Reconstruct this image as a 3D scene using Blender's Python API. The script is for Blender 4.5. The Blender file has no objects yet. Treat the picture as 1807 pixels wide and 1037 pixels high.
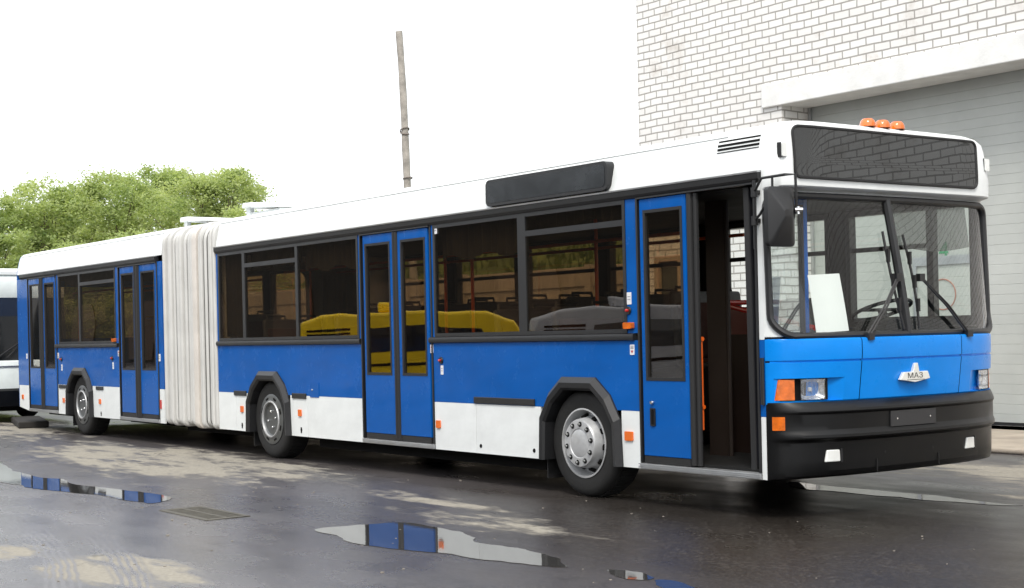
import bpy, bmesh, math, random
from mathutils import Vector, Matrix, noise
random.seed(7)
SC = bpy.context.scene
COL = SC.collection
R = math.radians

# ------------------------------------------------------------------ camera
CX, CY, CZ = 7.6762, -7.9180, 1.4425
YAW, ROLL = 0.9407, 0.0223
cam_d = bpy.data.cameras.new('camera'); cam = bpy.data.objects.new('camera', cam_d); COL.objects.link(cam)
cam_d.sensor_width = 36.0
cam_d.lens = 2581.84 / 1807.0 * 36.0
cam_d.shift_y = (585.764 - 518.5) / 1807.0
cam_d.clip_start = 0.1; cam_d.clip_end = 3000
_r = Vector((math.cos(YAW), math.sin(YAW), 0)); _f = Vector((-math.sin(YAW), math.cos(YAW), 0)); _u = Vector((0, 0, 1))
_cx = _r * math.cos(ROLL) - _u * math.sin(ROLL)
_cy = _r * math.sin(ROLL) + _u * math.cos(ROLL)
cam.matrix_world = Matrix(((_cx.x, _cy.x, -_f.x, CX), (_cx.y, _cy.y, -_f.y, CY), (_cx.z, _cy.z, -_f.z, CZ), (0, 0, 0, 1)))
SC.camera = cam

# ------------------------------------------------------------------ world, sun, exposure
SUN_EL, SUN_AZ = R(52), R(-42)          # azimuth measured from +X towards +Y
W = bpy.data.worlds.new("World"); SC.world = W; W.use_nodes = True
nt = W.node_tree; nt.nodes.clear()
sky = nt.nodes.new('ShaderNodeTexSky'); sky.sky_type = 'NISHITA'; sky.sun_disc = False
sky.sun_elevation = SUN_EL; sky.sun_rotation = R(90) - SUN_AZ
sky.air_density = 1.0; sky.dust_density = 6.0; sky.ozone_density = 1.0
mixw = nt.nodes.new('ShaderNodeMix'); mixw.data_type = 'RGBA'; mixw.inputs[0].default_value = 0.82
cloud = nt.nodes.new('ShaderNodeRGB'); cloud.outputs[0].default_value = (12.0, 12.3, 12.6, 1)
nt.links.new(sky.outputs[0], mixw.inputs[6]); nt.links.new(cloud.outputs[0], mixw.inputs[7])
bg = nt.nodes.new('ShaderNodeBackground'); bg.inputs[1].default_value = 0.10
wo = nt.nodes.new('ShaderNodeOutputWorld')
nt.links.new(mixw.outputs[2], bg.inputs[0]); nt.links.new(bg.outputs[0], wo.inputs[0])
sl = bpy.data.lights.new('sun', 'SUN'); sl.energy = 1.5; sl.angle = R(14); sl.color = (1.0, 0.95, 0.87)
so = bpy.data.objects.new('sun', sl); COL.objects.link(so)
so.rotation_euler = Vector((math.cos(SUN_EL) * math.cos(SUN_AZ), math.cos(SUN_EL) * math.sin(SUN_AZ), math.sin(SUN_EL))).to_track_quat('Z', 'Y').to_euler()
so.location = (10, -10, 20)
SC.view_settings.view_transform = 'Standard'; SC.view_settings.look = 'None'
SC.view_settings.exposure = 0.70; SC.view_settings.gamma = 1.0; SC.view_settings.use_curve_mapping = False
SC.cycles.max_bounces = 10; SC.cycles.transparent_max_bounces = 16; SC.cycles.caustics_reflective = False; SC.cycles.caustics_refractive = False

# ------------------------------------------------------------------ materials
def base_mat(name):
    m = bpy.data.materials.new(name); m.use_nodes = True
    n = m.node_tree; b = n.nodes['Principled BSDF']
    return m, n, b
def N(n, t, **k):
    x = n.nodes.new(t)
    for a, v in k.items(): setattr(x, a, v)
    return x
def noise_tex(n, scale, detail=4, rough=.6, vec=None, sx=(1, 1, 1)):
    tc = N(n, 'ShaderNodeTexCoord'); mp = N(n, 'ShaderNodeMapping'); mp.inputs['Scale'].default_value = sx
    n.links.new(tc.outputs['Object'], mp.inputs[0])
    t = N(n, 'ShaderNodeTexNoise'); t.inputs['Scale'].default_value = scale; t.inputs['Detail'].default_value = detail; t.inputs['Roughness'].default_value = rough
    n.links.new(mp.outputs[0], t.inputs['Vector'])
    return t
def ramp(n, src, stops):
    r = N(n, 'ShaderNodeValToRGB')
    e = r.color_ramp.elements
    while len(e) < len(stops): e.new(0.5)
    for i, (p, c) in enumerate(stops):
        e[i].position = p; e[i].color = (c, c, c, 1) if isinstance(c, (int, float)) else (*c, 1)
    n.links.new(src, r.inputs[0]); return r
def mixc(n, fac, a, b, blend='MIX'):
    x = N(n, 'ShaderNodeMix', data_type='RGBA', blend_type=blend)
    for s, v in ((0, fac), (6, a), (7, b)):
        if hasattr(v, 'is_output'): n.links.new(v, x.inputs[s])
        elif s == 0: x.inputs[0].default_value = v
        else: x.inputs[s].default_value = (*v, 1)
    return x.outputs[2]
def math_(n, op, a, b=None):
    x = N(n, 'ShaderNodeMath', operation=op)
    for i, v in enumerate((a, b)):
        if v is None: continue
        if hasattr(v, 'is_output'): n.links.new(v, x.inputs[i])
        else: x.inputs[i].default_value = v
    return x.outputs[0]
def simple(name, col, rough=.5, metal=0, var=.12, scale=3.0, coat=0, bump=0, bscale=60, spec=.5):
    m, n, b = base_mat(name)
    t = noise_tex(n, scale, 5)
    dark = tuple(c * (1 - var) for c in col); lite = tuple(min(1, c * (1 + var * .6)) for c in col)
    r = ramp(n, t.outputs[0], [(.3, dark), (.7, lite)])
    n.links.new(r.outputs[0], b.inputs['Base Color'])
    rr = ramp(n, t.outputs[0], [(.3, max(0, rough - .05)), (.75, min(1, rough + .1))])
    n.links.new(rr.outputs[0], b.inputs['Roughness'])
    b.inputs['Metallic'].default_value = metal; b.inputs['Coat Weight'].default_value = coat; b.inputs['Coat Roughness'].default_value = .05
    b.inputs['Specular IOR Level'].default_value = spec
    if bump:
        t2 = noise_tex(n, bscale, 3); bp = N(n, 'ShaderNodeBump'); bp.inputs['Strength'].default_value = bump; bp.inputs['Distance'].default_value = .01
        n.links.new(t2.outputs[0], bp.inputs['Height']); n.links.new(bp.outputs[0], b.inputs['Normal'])
    return m
def panel_paint(name, col, wav=.25, rough=.3):
    # vehicle paint on thin sheet metal: slow waves in the panel, a little road dirt
    m, n, b = base_mat(name)
    d = noise_tex(n, 1.3, 6, .65, sx=(1, 1, 1.6))
    r = ramp(n, d.outputs[0], [(.35, tuple(c * .86 for c in col)), (.62, col)])
    n.links.new(r.outputs[0], b.inputs['Base Color'])
    d2 = noise_tex(n, 5, 5)
    rr = ramp(n, d2.outputs[0], [(.3, rough - .08), (.75, rough + .12)]); n.links.new(rr.outputs[0], b.inputs['Roughness'])
    b.inputs['Coat Weight'].default_value = .10; b.inputs['Coat Roughness'].default_value = .06; b.inputs['Specular IOR Level'].default_value = .20
    w = noise_tex(n, 1.7, 2, .4, sx=(.6, 1, 1.4)); bp = N(n, 'ShaderNodeBump'); bp.inputs['Strength'].default_value = wav; bp.inputs['Distance'].default_value = .035
    n.links.new(w.outputs[0], bp.inputs['Height']); n.links.new(bp.outputs[0], b.inputs['Normal'])
    if 'Normal' in b.inputs: n.links.new(bp.outputs[0], b.inputs['Coat Normal'])
    return m
def glass(name, tint, r0, rough=0.0, refl=(1, 1, 1)):
    m, n, b = base_mat(name); n.nodes.remove(b)
    out = n.nodes['Material Output']
    tr = N(n, 'ShaderNodeBsdfTransparent'); tr.inputs[0].default_value = (*tint, 1)
    gl = N(n, 'ShaderNodeBsdfGlossy'); gl.inputs['Roughness'].default_value = rough; gl.inputs[0].default_value = (*refl, 1)
    lw = N(n, 'ShaderNodeLayerWeight'); lw.inputs[0].default_value = .5
    p = math_(n, 'POWER', lw.outputs['Facing'], 4.0)
    f = math_(n, 'ADD', math_(n, 'MULTIPLY', p, 1 - r0), r0)
    wv = noise_tex(n, 1.1, 1); bp = N(n, 'ShaderNodeBump'); bp.inputs['Strength'].default_value = .06; bp.inputs['Distance'].default_value = .05
    n.links.new(wv.outputs[0], bp.inputs['Height']); n.links.new(bp.outputs[0], gl.inputs['Normal'])
    mx = N(n, 'ShaderNodeMixShader'); n.links.new(f, mx.inputs[0]); n.links.new(tr.outputs[0], mx.inputs[1]); n.links.new(gl.outputs[0], mx.inputs[2])
    n.links.new(mx.outputs[0], out.inputs[0])
    return m

M = {}
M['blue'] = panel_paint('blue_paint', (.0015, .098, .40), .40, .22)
M['blue_lit'] = panel_paint('blue_paint_lit', (.003, .245, .80), .04, .30)  # same blue made lighter: stronger light on the front painted in
M['white'] = panel_paint('white_paint', (.80, .83, .83), .05, .35)
M['black'] = simple('black_plastic', (.013, .0135, .015), .40, bump=.12, bscale=400)
M['bumper'] = simple('bumper_plastic', (.004, .0042, .0047), .33, var=.2, bump=.04, bscale=300, spec=.30)
M['rubber'] = simple('rubber', (.011, .011, .012), .6, bump=.2, bscale=120)
M['tyre'] = simple('tyre_rubber', (.009, .009, .009), .75, var=.35, scale=9, bump=.3, bscale=90)
M['dark'] = simple('dark_cavity', (.006, .006, .006), .85, spec=.2)
M['under'] = simple('underbody', (.006, .006, .006), .9, spec=.2)
M['alu'] = simple('aluminium', (.55, .56, .57), .42, .9)
M['rim'] = simple('silver_wheel_paint', (.50, .51, .52), .38, .35, var=.2, scale=8)
M['cap'] = simple('grey_hubcap', (.13, .137, .14), .35, .55, var=.2, scale=8)
M['chrome'] = simple('chrome', (.75, .76, .77), .15, 1.0)
M['bellows'] = simple('bellows_fabric', (.58, .58, .56), .75, var=.10, scale=3, bump=.08, bscale=30)
M['fold_shade'] = simple('fold_shade_grey', (.17, .17, .165), .7, var=.5, scale=4)
M['orange'] = simple('orange_reflector', (.78, .15, .010), .25, coat=.6)
M['orange_lamp'] = simple('orange_lamp', (.70, .145, .005), .14, var=.35, scale=14, coat=1.0, bump=.15, bscale=30)
M['red'] = simple('red_lens', (.5, .02, .015), .25, coat=.6)
M['sticker'] = simple('sticker_white', (.78, .78, .80), .45)
M['sticker_red'] = simple('sticker_red', (.45, .02, .04), .45)
M['sticker_ink'] = simple('sticker_ink', (.16, .17, .22), .5)
M['glass_tint'] = glass('tinted_glass', (.74, .67, .57), .085)
M['glass_clear'] = glass('clear_glass', (.95, .97, .96), .035)
M['reflector'] = simple('lamp_reflector', (.82, .83, .84), .22, .6, var=.2, scale=30, bump=.5, bscale=40)
M['cover'] = glass('lamp_cover_glass', (.93, .94, .95), .12)
M['windscreen'] = glass('windscreen_glass', (.88, .92, .90), .045)
M['display'] = simple('display_glass', (.020, .023, .025), .06, var=.35, scale=2)
_b = M['display'].node_tree.nodes['Principled BSDF']
for _l in list(_b.inputs['Roughness'].links): M['display'].node_tree.links.remove(_l)
_b.inputs['Roughness'].default_value = .012; _b.inputs['IOR'].default_value = 1.75
M['display_side'] = simple('side_display_glass', (.022, .026, .030), .22, coat=.3, var=.4, scale=3)
M['lens'] = simple('headlight_lens', (.66, .68, .70), .10, .85, var=.6, scale=9, coat=1.0, bump=.7, bscale=14)
M['lens_clear'] = simple('lamp_lens', (.85, .87, .85), .2, .1, coat=1.0)
M['paper'] = simple('white_paper', (.88, .88, .88), .8, var=.03)
M['ink'] = simple('grey_ink', (.35, .35, .37), .8)
M['emblem'] = simple('silver_emblem', (.80, .80, .76), .3, .35)
M['emblem_ink'] = simple('emblem_letters', (.03, .03, .03), .4)
M['seat'] = simple('seat_plastic', (.045, .045, .05), .5)
M['seat_cloth'] = simple('seat_cloth', (.05, .018, .012), .9, scale=30)
M['rail'] = simple('orange_handrail', (.75, .12, .01), .3)
M['partition'] = simple('rust_partition', (.10, .022, .010), .6)
M['interior'] = simple('interior_grey', (.10, .10, .10), .7)
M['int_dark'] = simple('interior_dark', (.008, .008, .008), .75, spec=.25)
M['curtain'] = simple('dark_curtain', (.030, .028, .027), .9)
M['plate'] = simple('blank_plate', (.028, .028, .030), .5)
M['visor'] = glass('smoked_visor', (.30, .30, .30), .03, .3)
M['yellow'] = simple('yellow_paint', (.85, .58, .01), .35)
M['grey_paint'] = simple('grey_paint', (.42, .43, .46), .35)
M['mint'] = simple('pale_white_paint', (.74, .80, .78), .4)

def brick_mat(name, bw, bh, c1, c2, mortar, msize=.011):
    m, n, b = base_mat(name)
    g = N(n, 'ShaderNodeTexCoord'); s = N(n, 'ShaderNodeSeparateXYZ'); c = N(n, 'ShaderNodeCombineXYZ')
    n.links.new(g.outputs['Object'], s.inputs[0])
    nz = N(n, 'ShaderNodeTexNoise'); nz.inputs['Scale'].default_value = 1.9; nz.inputs['Detail'].default_value = 3
    n.links.new(g.outputs['Object'], nz.inputs['Vector'])
    zz = math_(n, 'ADD', s.outputs[2], math_(n, 'MULTIPLY', math_(n, 'SUBTRACT', nz.outputs[0], .5), .035))
    xx = math_(n, 'ADD', math_(n, 'ADD', s.outputs[0], s.outputs[1]), math_(n, 'MULTIPLY', math_(n, 'SUBTRACT', nz.outputs[0], .5), .03))
    n.links.new(xx, c.inputs[0]); n.links.new(zz, c.inputs[1])
    t = N(n, 'ShaderNodeTexBrick'); n.links.new(c.outputs[0], t.inputs['Vector'])
    t.inputs['Scale'].default_value = 1; t.inputs['Brick Width'].default_value = bw; t.inputs['Row Height'].default_value = bh
    t.inputs['Mortar Size'].default_value = msize; t.inputs['Mortar Smooth'].default_value = .15; t.inputs['Bias'].default_value = -.2
    t.inputs['Color1'].default_value = (*c1, 1); t.inputs['Color2'].default_value = (*c2, 1); t.inputs['Mortar'].default_value = (*mortar, 1)
    st = N(n, 'ShaderNodeTexNoise'); st.inputs['Scale'].default_value = 1.1; st.inputs['Detail'].default_value = 7; st.inputs['Roughness'].default_value = .7
    n.links.new(g.outputs['Object'], st.inputs['Vector'])
    rs = ramp(n, st.outputs[0], [(.28, (.62, .56, .50)), (.45, (1, 1, 1))])
    col = mixc(n, .75, t.outputs['Color'], rs.outputs[0], 'MULTIPLY')
    n.links.new(col, b.inputs['Base Color']); b.inputs['Roughness'].default_value = .85
    h = math_(n, 'SUBTRACT', 1.0, t.outputs['Fac'])
    bp = N(n, 'ShaderNodeBump'); bp.inputs['Strength'].default_value = .8; bp.inputs['Distance'].default_value = .012
    f2 = N(n, 'ShaderNodeTexNoise'); f2.inputs['Scale'].default_value = 35; n.links.new(g.outputs['Object'], f2.inputs['Vector'])
    n.links.new(math_(n, 'ADD', h, math_(n, 'MULTIPLY', f2.outputs[0], .3)), bp.inputs['Height']); n.links.new(bp.outputs[0], b.inputs['Normal'])
    return m
M['brick'] = brick_mat('white_brick', .283, .1135, (.80, .79, .77), (.75, .735, .71), (.36, .345, .32))
M['concrete_white'] = simple('white_concrete', (.80, .80, .78), .8, var=.12, bump=.3, bscale=30)
M['concrete'] = simple('concrete', (.36, .31, .25), .9, var=.3, scale=2, bump=.4, bscale=25)
M['shutter'] = simple('grey_shutter', (.47, .49, .465), .5, var=.10, scale=1.2)
M['shutter_green'] = simple('green_paint', (.03, .28, .12), .6)
M['red_paint'] = simple('red_brown_paint', (.40, .17, .12), .6)
M['wood'] = simple('grey_weathered_wood', (.36, .335, .30), .9, var=.35, scale=5, bump=.6, bscale=30)
M['rope'] = simple('rope_wire', (.22, .19, .17), .9)
M['bark'] = simple('bark', (.15, .12, .09), .95, var=.3, scale=8)
M['steel'] = simple('rusty_grate', (.10, .092, .072), .6, .3, var=.4, scale=20)
M['bank'] = simple('grass_bank', (.10, .13, .03), .95, var=.5, scale=2, bump=1, bscale=12)
M['tanwall'] = simple('tan_render', (.45, .36, .27), .9)

def leaf_mat(name, c1, c2):
    m, n, b = base_mat(name)
    t = noise_tex(n, .55, 3)
    r = ramp(n, t.outputs[0], [(.35, c1), (.65, c2)])
    n.links.new(r.outputs[0], b.inputs['Base Color']); b.inputs['Roughness'].default_value = .6
    out = n.nodes['Material Output']
    tl = N(n, 'ShaderNodeBsdfTranslucent'); n.links.new(mixc(n, 1.0, r.outputs[0], (1.3, 1.3, .8), 'MULTIPLY'), tl.inputs[0])
    mx = N(n, 'ShaderNodeMixShader'); mx.inputs[0].default_value = .5
    n.links.new(b.outputs[0], mx.inputs[1]); n.links.new(tl.outputs[0], mx.inputs[2]); n.links.new(mx.outputs[0], out.inputs[0])
    return m
M['leaf'] = leaf_mat('leaves', (.30, .38, .145), (.49, .55, .265))
M['leaf_dark'] = leaf_mat('dark_leaves', (.21, .29, .11), (.37, .44, .19))

def asphalt_mat():
    m, n, b = base_mat('wet_asphalt')
    g = N(n, 'ShaderNodeTexCoord'); P = g.outputs['Object']
    s = N(n, 'ShaderNodeSeparateXYZ'); n.links.new(P, s.inputs[0])
    def nz(scale, detail=5, sx=(1, 1, 1), rough=.6, loc=(0, 0, 0)):
        mp = N(n, 'ShaderNodeMapping'); mp.inputs['Scale'].default_value = sx; mp.inputs['Location'].default_value = loc
        n.links.new(P, mp.inputs[0]); t = N(n, 'ShaderNodeTexNoise'); t.inputs['Scale'].default_value = scale; t.inputs['Detail'].default_value = detail; t.inputs['Roughness'].default_value = rough
        n.links.new(mp.outputs[0], t.inputs['Vector']); return t.outputs[0]
    def blob(cx, cy, rx, ry, soft=.5):
        # smooth 1..0 mask of an ellipse on the ground
        dx = math_(n, 'MULTIPLY', math_(n, 'SUBTRACT', s.outputs[0], cx), 1 / rx); dy = math_(n, 'MULTIPLY', math_(n, 'SUBTRACT', s.outputs[1], cy), 1 / ry)
        d = math_(n, 'SQRT', math_(n, 'ADD', math_(n, 'MULTIPLY', dx, dx), math_(n, 'MULTIPLY', dy, dy)))
        mr = N(n, 'ShaderNodeMapRange'); mr.inputs[1].default_value = 1 + soft; mr.inputs[2].default_value = 1 - soft
        n.links.new(d, mr.inputs[0]); return mr.outputs[0]
    # dry areas: by the bus side, the near left patch, apron side
    area = None
    warp = math_(n, 'MULTIPLY', math_(n, 'SUBTRACT', nz(.9, 3, (1, 1, 1), .6, (5, 5, 0)), .5), 1.0)
    for bl in [(-9.3, -.9, 4.6, 1.15, .45), (-1.55, -4.38, 1.0, .55, .35), (-2.9, -4.75, .55, .40, .5), (-18, -.6, 4, 1.6, .5), (1.6, 2.9, 1.8, .9, .7), (-.2, 4.2, 3, 1.2, .6), (-1.6, -1.35, 1.4, .30, .8), (-2.9, -.95, 1.2, .22, .8)]:
        o = blob(*bl); area = o if area is None else math_(n, 'MAXIMUM', area, o)
    st = nz(1.5, 7, (.45, 2.1, 1), .68)
    st2 = nz(4.0, 6, (.6, 1.6, 1), .65, (4, 2, 0))
    v = math_(n, 'ADD', math_(n, 'MULTIPLY', st, .62), math_(n, 'MULTIPLY', st2, .38))
    dryv = math_(n, 'ADD', v, math_(n, 'MULTIPLY', math_(n, 'SUBTRACT', area, 1.0), .30))
    dry = ramp(n, dryv, [(.385, 0), (.43, .25), (.50, 1)]).outputs[0]
    # curved tyre tracks crossing the near left corner
    tdx = math_(n, 'ADD', s.outputs[0], 6.88); tdy = math_(n, 'ADD', s.outputs[1], 21.4)
    td = math_(n, 'SQRT', math_(n, 'ADD', math_(n, 'MULTIPLY', tdx, tdx), math_(n, 'MULTIPLY', tdy, tdy)))
    td = math_(n, 'ADD', td, math_(n, 'MULTIPLY', math_(n, 'SUBTRACT', nz(1.6, 2, loc=(1, 8, 0)), .5), .10))
    track = None
    for R_ in (17.46, 17.87):
        mr = N(n, 'ShaderNodeMapRange'); mr.inputs[1].default_value = .14; mr.inputs[2].default_value = .09
        n.links.new(math_(n, 'ABSOLUTE', math_(n, 'SUBTRACT', td, R_)), mr.inputs[0]); track = mr.outputs[0] if track is None else math_(n, 'MAXIMUM', track, mr.outputs[0])
    track = math_(n, 'MULTIPLY', track, blob(-2.6, -4.3, 3.4, 1.6, .35))
    tread = math_(n, 'ADD', math_(n, 'MULTIPLY', math_(n, 'SINE', math_(n, 'MULTIPLY', td, 130.0)), .5), .5)
    track = math_(n, 'MULTIPLY', track, ramp(n, math_(n, 'ADD', math_(n, 'MULTIPLY', tread, .45), math_(n, 'MULTIPLY', nz(9, 4, rough=.7), .55)), [(.38, .15), (.62, 1)]).outputs[0])
    dry = math_(n, 'MULTIPLY', dry, math_(n, 'SUBTRACT', 1.0, math_(n, 'MULTIPLY', track, .85)))
    fine = nz(160, 3, rough=.8); grit = nz(48, 4, rough=.75)
    wetc = ramp(n, grit, [(.25, (.032, .030, .032)), (.75, (.070, .065, .069))]).outputs[0]
    big = ramp(n, nz(.55, 4, (.6, 1.3, 1), .6, (9, 1, 0)), [(.35, (.75, .72, .70)), (.65, (1.35, 1.32, 1.3))]).outputs[0]
    wetc = mixc(n, 1.0, wetc, big, 'MULTIPLY')
    dryc = ramp(n, nz(26, 5, rough=.7), [(.25, (.20, .185, .155)), (.75, (.34, .315, .265))]).outputs[0]
    wetc = mixc(n, math_(n, 'MULTIPLY', track, .45), wetc, (.13, .122, .13))
    # dark brown asphalt ahead of the bus, shade by its front painted in
    brown_and_shade = math_(n, 'MULTIPLY', blob(.9, -.6, 3.6, 2.0, .5), .85)
    wetc = mixc(n, brown_and_shade, wetc, (.024, .0185, .013))
    wetc = mixc(n, math_(n, 'MULTIPLY', blob(-.7, .9, 1.9, 1.5, .45), .9), wetc, (.006, .005, .0045))  # near-black patch paints the shadow beneath the bus front into the asphalt
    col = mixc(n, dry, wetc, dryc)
    vo = N(n, 'ShaderNodeTexVoronoi'); vo.feature = 'DISTANCE_TO_EDGE'; vo.inputs['Scale'].default_value = .85
    vw = N(n, 'ShaderNodeVectorMath', operation='ADD'); tn = N(n, 'ShaderNodeTexNoise'); tn.inputs['Scale'].default_value = 2.2; tn.inputs['Detail'].default_value = 5
    n.links.new(P, tn.inputs['Vector']); n.links.new(P, vw.inputs[0]); n.links.new(tn.outputs['Color'], vw.inputs[1]); n.links.new(vw.outputs[0], vo.inputs['Vector'])
    crack = math_(n, 'MULTIPLY', ramp(n, vo.outputs[0], [(.004, 1), (.014, 0)]).outputs[0], ramp(n, nz(.7, 3, (1, 1, 1), .6, (2, 9, 0)), [(.45, 0), (.6, .7)]).outputs[0])
    col = mixc(n, crack, col, (.018, .016, .014))
    stones = ramp(n, nz(38, 4, rough=.7, loc=(7, 1, 0)), [(.52, 0), (.66, 1)]).outputs[0]
    col = mixc(n, math_(n, 'MULTIPLY', stones, .32), col, (.16, .145, .125))
    speck = ramp(n, nz(95, 2, rough=.5, loc=(3, 3, 0)), [(.735, 0), (.76, 1)]).outputs[0]
    col = mixc(n, math_(n, 'MULTIPLY', speck, .35), col, (.45, .40, .33))
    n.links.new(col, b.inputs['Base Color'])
    film = blob(-3.6, -3.9, 3.6, 1.9, .6)
    wr = ramp(n, nz(1.1, 5, (.7, 1.5, 1), .6, (1, 7, 0)), [(.35, .26), (.65, .46)]).outputs[0]
    wr = math_(n, 'SUBTRACT', wr, math_(n, 'MULTIPLY', film, .14))
    rr = N(n, 'ShaderNodeMix'); n.links.new(dry, rr.inputs[0]); n.links.new(wr, rr.inputs[2]); rr.inputs[3].default_value = .85
    n.links.new(rr.outputs[0], b.inputs['Roughness'])
    sp = N(n, 'ShaderNodeMix'); n.links.new(math_(n, 'MAXIMUM', dry, math_(n, 'MULTIPLY', brown_and_shade, .9)), sp.inputs[0]); n.links.new(math_(n, 'ADD', .5, math_(n, 'MULTIPLY', film, .5)), sp.inputs[2]); sp.inputs[3].default_value = .14
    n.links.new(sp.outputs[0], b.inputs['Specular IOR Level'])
    bp = N(n, 'ShaderNodeBump'); bp.inputs['Strength'].default_value = .22; bp.inputs['Distance'].default_value = .005
    n.links.new(math_(n, 'ADD', fine, grit), bp.inputs['Height']); n.links.new(bp.outputs[0], b.inputs['Normal'])
    return m
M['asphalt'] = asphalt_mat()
def water_mat():
    m, n, b = base_mat('puddle_water')
    b.inputs['Base Color'].default_value = (.035, .034, .033, 1); b.inputs['Roughness'].default_value = .015; b.inputs['IOR'].default_value = 1.5
    t = noise_tex(n, 14, 2); bp = N(n, 'ShaderNodeBump'); bp.inputs['Strength'].default_value = .012; bp.inputs['Distance'].default_value = .02
    n.links.new(t.outputs[0], bp.inputs['Height']); n.links.new(bp.outputs[0], b.inputs['Normal'])
    return m
M['water'] = water_mat()

# ------------------------------------------------------------------ mesh helpers
WORLD = {}
class MB:
    def __init__(s): s.v = []; s.f = []; s.mi = []; s.cur = 0
    def add(s, vs, fs):
        o = len(s.v); s.v += [tuple(v) for v in vs]
        for f in fs: s.f.append(tuple(i + o for i in f)); s.mi.append(s.cur)
    def m(s, i): s.cur = i; return s
    def box(s, x0, x1, y0, y1, z0, z1):
        if x0 > x1: x0, x1 = x1, x0
        if y0 > y1: y0, y1 = y1, y0
        s.add([(x0, y0, z0), (x1, y0, z0), (x1, y1, z0), (x0, y1, z0), (x0, y0, z1), (x1, y0, z1), (x1, y1, z1), (x0, y1, z1)],
              [(3, 2, 1, 0), (4, 5, 6, 7), (0, 1, 5, 4), (1, 2, 6, 5), (2, 3, 7, 6), (3, 0, 4, 7)]); return s
    def obox(s, c, ax, ay, az):
        c = Vector(c); ax, ay, az = Vector(ax), Vector(ay), Vector(az); vs = []
        for k in (-1, 1):
            for a, b in ((-1, -1), (1, -1), (1, 1), (-1, 1)): vs.append(c + ax * a + ay * b + az * k)
        s.add(vs, [(3, 2, 1, 0), (4, 5, 6, 7), (0, 1, 5, 4), (1, 2, 6, 5), (2, 3, 7, 6), (3, 0, 4, 7)]); return s
    def tube(s, pts, r, n=8, cap=True, closed=False):
        pts = [Vector(p) for p in pts]; k = len(pts); rs = r if isinstance(r, (list, tuple)) else [r] * k
        vs = []; up = None
        for i, p in enumerate(pts):
            a = pts[(i - 1) % k] if (closed or i > 0) else p; b = pts[(i + 1) % k] if (closed or i < k - 1) else p
            d = (b - a); d = d.normalized() if d.length > 1e-9 else Vector((0, 0, 1))
            if up is None:
                up = Vector((0, 0, 1)) if abs(d.z) < .9 else Vector((1, 0, 0))
            u = (up - d * up.dot(d)); u = u.normalized() if u.length > 1e-6 else d.orthogonal().normalized(); up = u
            w = d.cross(u)
            for j in range(n):
                t = 2 * math.pi * j / n; vs.append(p + (u * math.cos(t) + w * math.sin(t)) * rs[i])
        fs = []
        for i in range(k if closed else k - 1):
            for j in range(n):
                a = i * n + j; b = i * n + (j + 1) % n; c = ((i + 1) % k) * n + (j + 1) % n; d = ((i + 1) % k) * n + j
                fs.append((a, b, c, d))
        if cap and not closed: fs.append(tuple(reversed(range(n)))); fs.append(tuple((k - 1) * n + j for j in range(n)))
        s.add(vs, fs); return s
    def lathe(s, prof, c=(0, 0, 0), n=40, arc=None):
        # revolve (r, y) about the Y axis through c
        vs = []
        for r, y in prof:
            for j in range(n):
                t = 2 * math.pi * j / n; vs.append((c[0] + r * math.cos(t), c[1] + y, c[2] + r * math.sin(t)))
        fs = []
        for i in range(len(prof) - 1):
            for j in range(n):
                a = i * n + j; b = i * n + (j + 1) % n; fs.append((a, b, b + n, a + n))
        s.add(vs, fs); return s
    def grid(s, rows):
        k = len(rows[0]); vs = [p for r in rows for p in r]; fs = []
        for i in range(len(rows) - 1):
            for j in range(k - 1):
                a = i * k + j; fs.append((a, a + 1, a + k + 1, a + k))
        s.add(vs, fs); return s
    def prism(s, outline, holes=(), y0=0, y1=.03, plane='xz'):
        # outline in (x,z) (or (y,z) / (x,y)) extruded from y0 to y1, with holes
        bm = bmesh.new(); edges = []
        for lp in [outline] + list(holes):
            vv = [bm.verts.new((p[0], 0, p[1])) for p in lp]
            for i in range(len(vv)): edges.append(bm.edges.new((vv[i], vv[(i + 1) % len(vv)])))
        bmesh.ops.triangle_fill(bm, use_beauty=True, use_dissolve=False, edges=edges, normal=(0, 1, 0))
        bm.verts.index_update(); vs = [v.co.copy() for v in bm.verts]; fs = [tuple(v.index for v in f.verts) for f in bm.faces]
        bd = [tuple(v.index for v in e.verts) for e in edges if e.is_valid]; bm.free()
        def mp(p, t): return {'xz': (p.x, t, p.z), 'yz': (t, p.x, p.z), 'xy': (p.x, p.z, t)}[plane]
        k = len(vs)
        F = list(fs) + [tuple(reversed([i + k for i in f])) for f in fs] + [(a, b, b + k, a + k) for a, b in bd]
        s.add([mp(p, y0) for p in vs] + [mp(p, y1) for p in vs], F); return s
    def build(s, name, mats, parent=None, smooth=False, bevel=0, label=None, seg=2, recalc=True, angle=35):
        if not isinstance(mats, (list, tuple)): mats = [mats]
        me = bpy.data.meshes.new(name)
        vs = [Vector(v) for v in s.v]
        c = Vector(((min(v.x for v in vs) + max(v.x for v in vs)) / 2, (min(v.y for v in vs) + max(v.y for v in vs)) / 2, min(v.z for v in vs)))
        me.from_pydata([v - c for v in vs], [], s.f)
        for mt in mats: me.materials.append(mt)
        for p, i in zip(me.polygons, s.mi): p.material_index = i
        if recalc or bevel:
            bm = bmesh.new(); bm.from_mesh(me)
            bmesh.ops.remove_doubles(bm, verts=bm.verts, dist=1e-5)
            bmesh.ops.recalc_face_normals(bm, faces=bm.faces)
            bm.to_mesh(me); bm.free()
        o = bpy.data.objects.new(name, me); COL.objects.link(o)
        if bevel:
            b = o.modifiers.new('bevel', 'BEVEL'); b.width = bevel; b.segments = seg; b.limit_method = 'ANGLE'; b.angle_limit = R(40)
        if smooth:
            me.polygons.foreach_set('use_smooth', [True] * len(me.polygons)); me.set_sharp_from_angle(angle=R(angle))
        pw = WORLD[parent] if parent else Vector((0, 0, 0))
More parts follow.
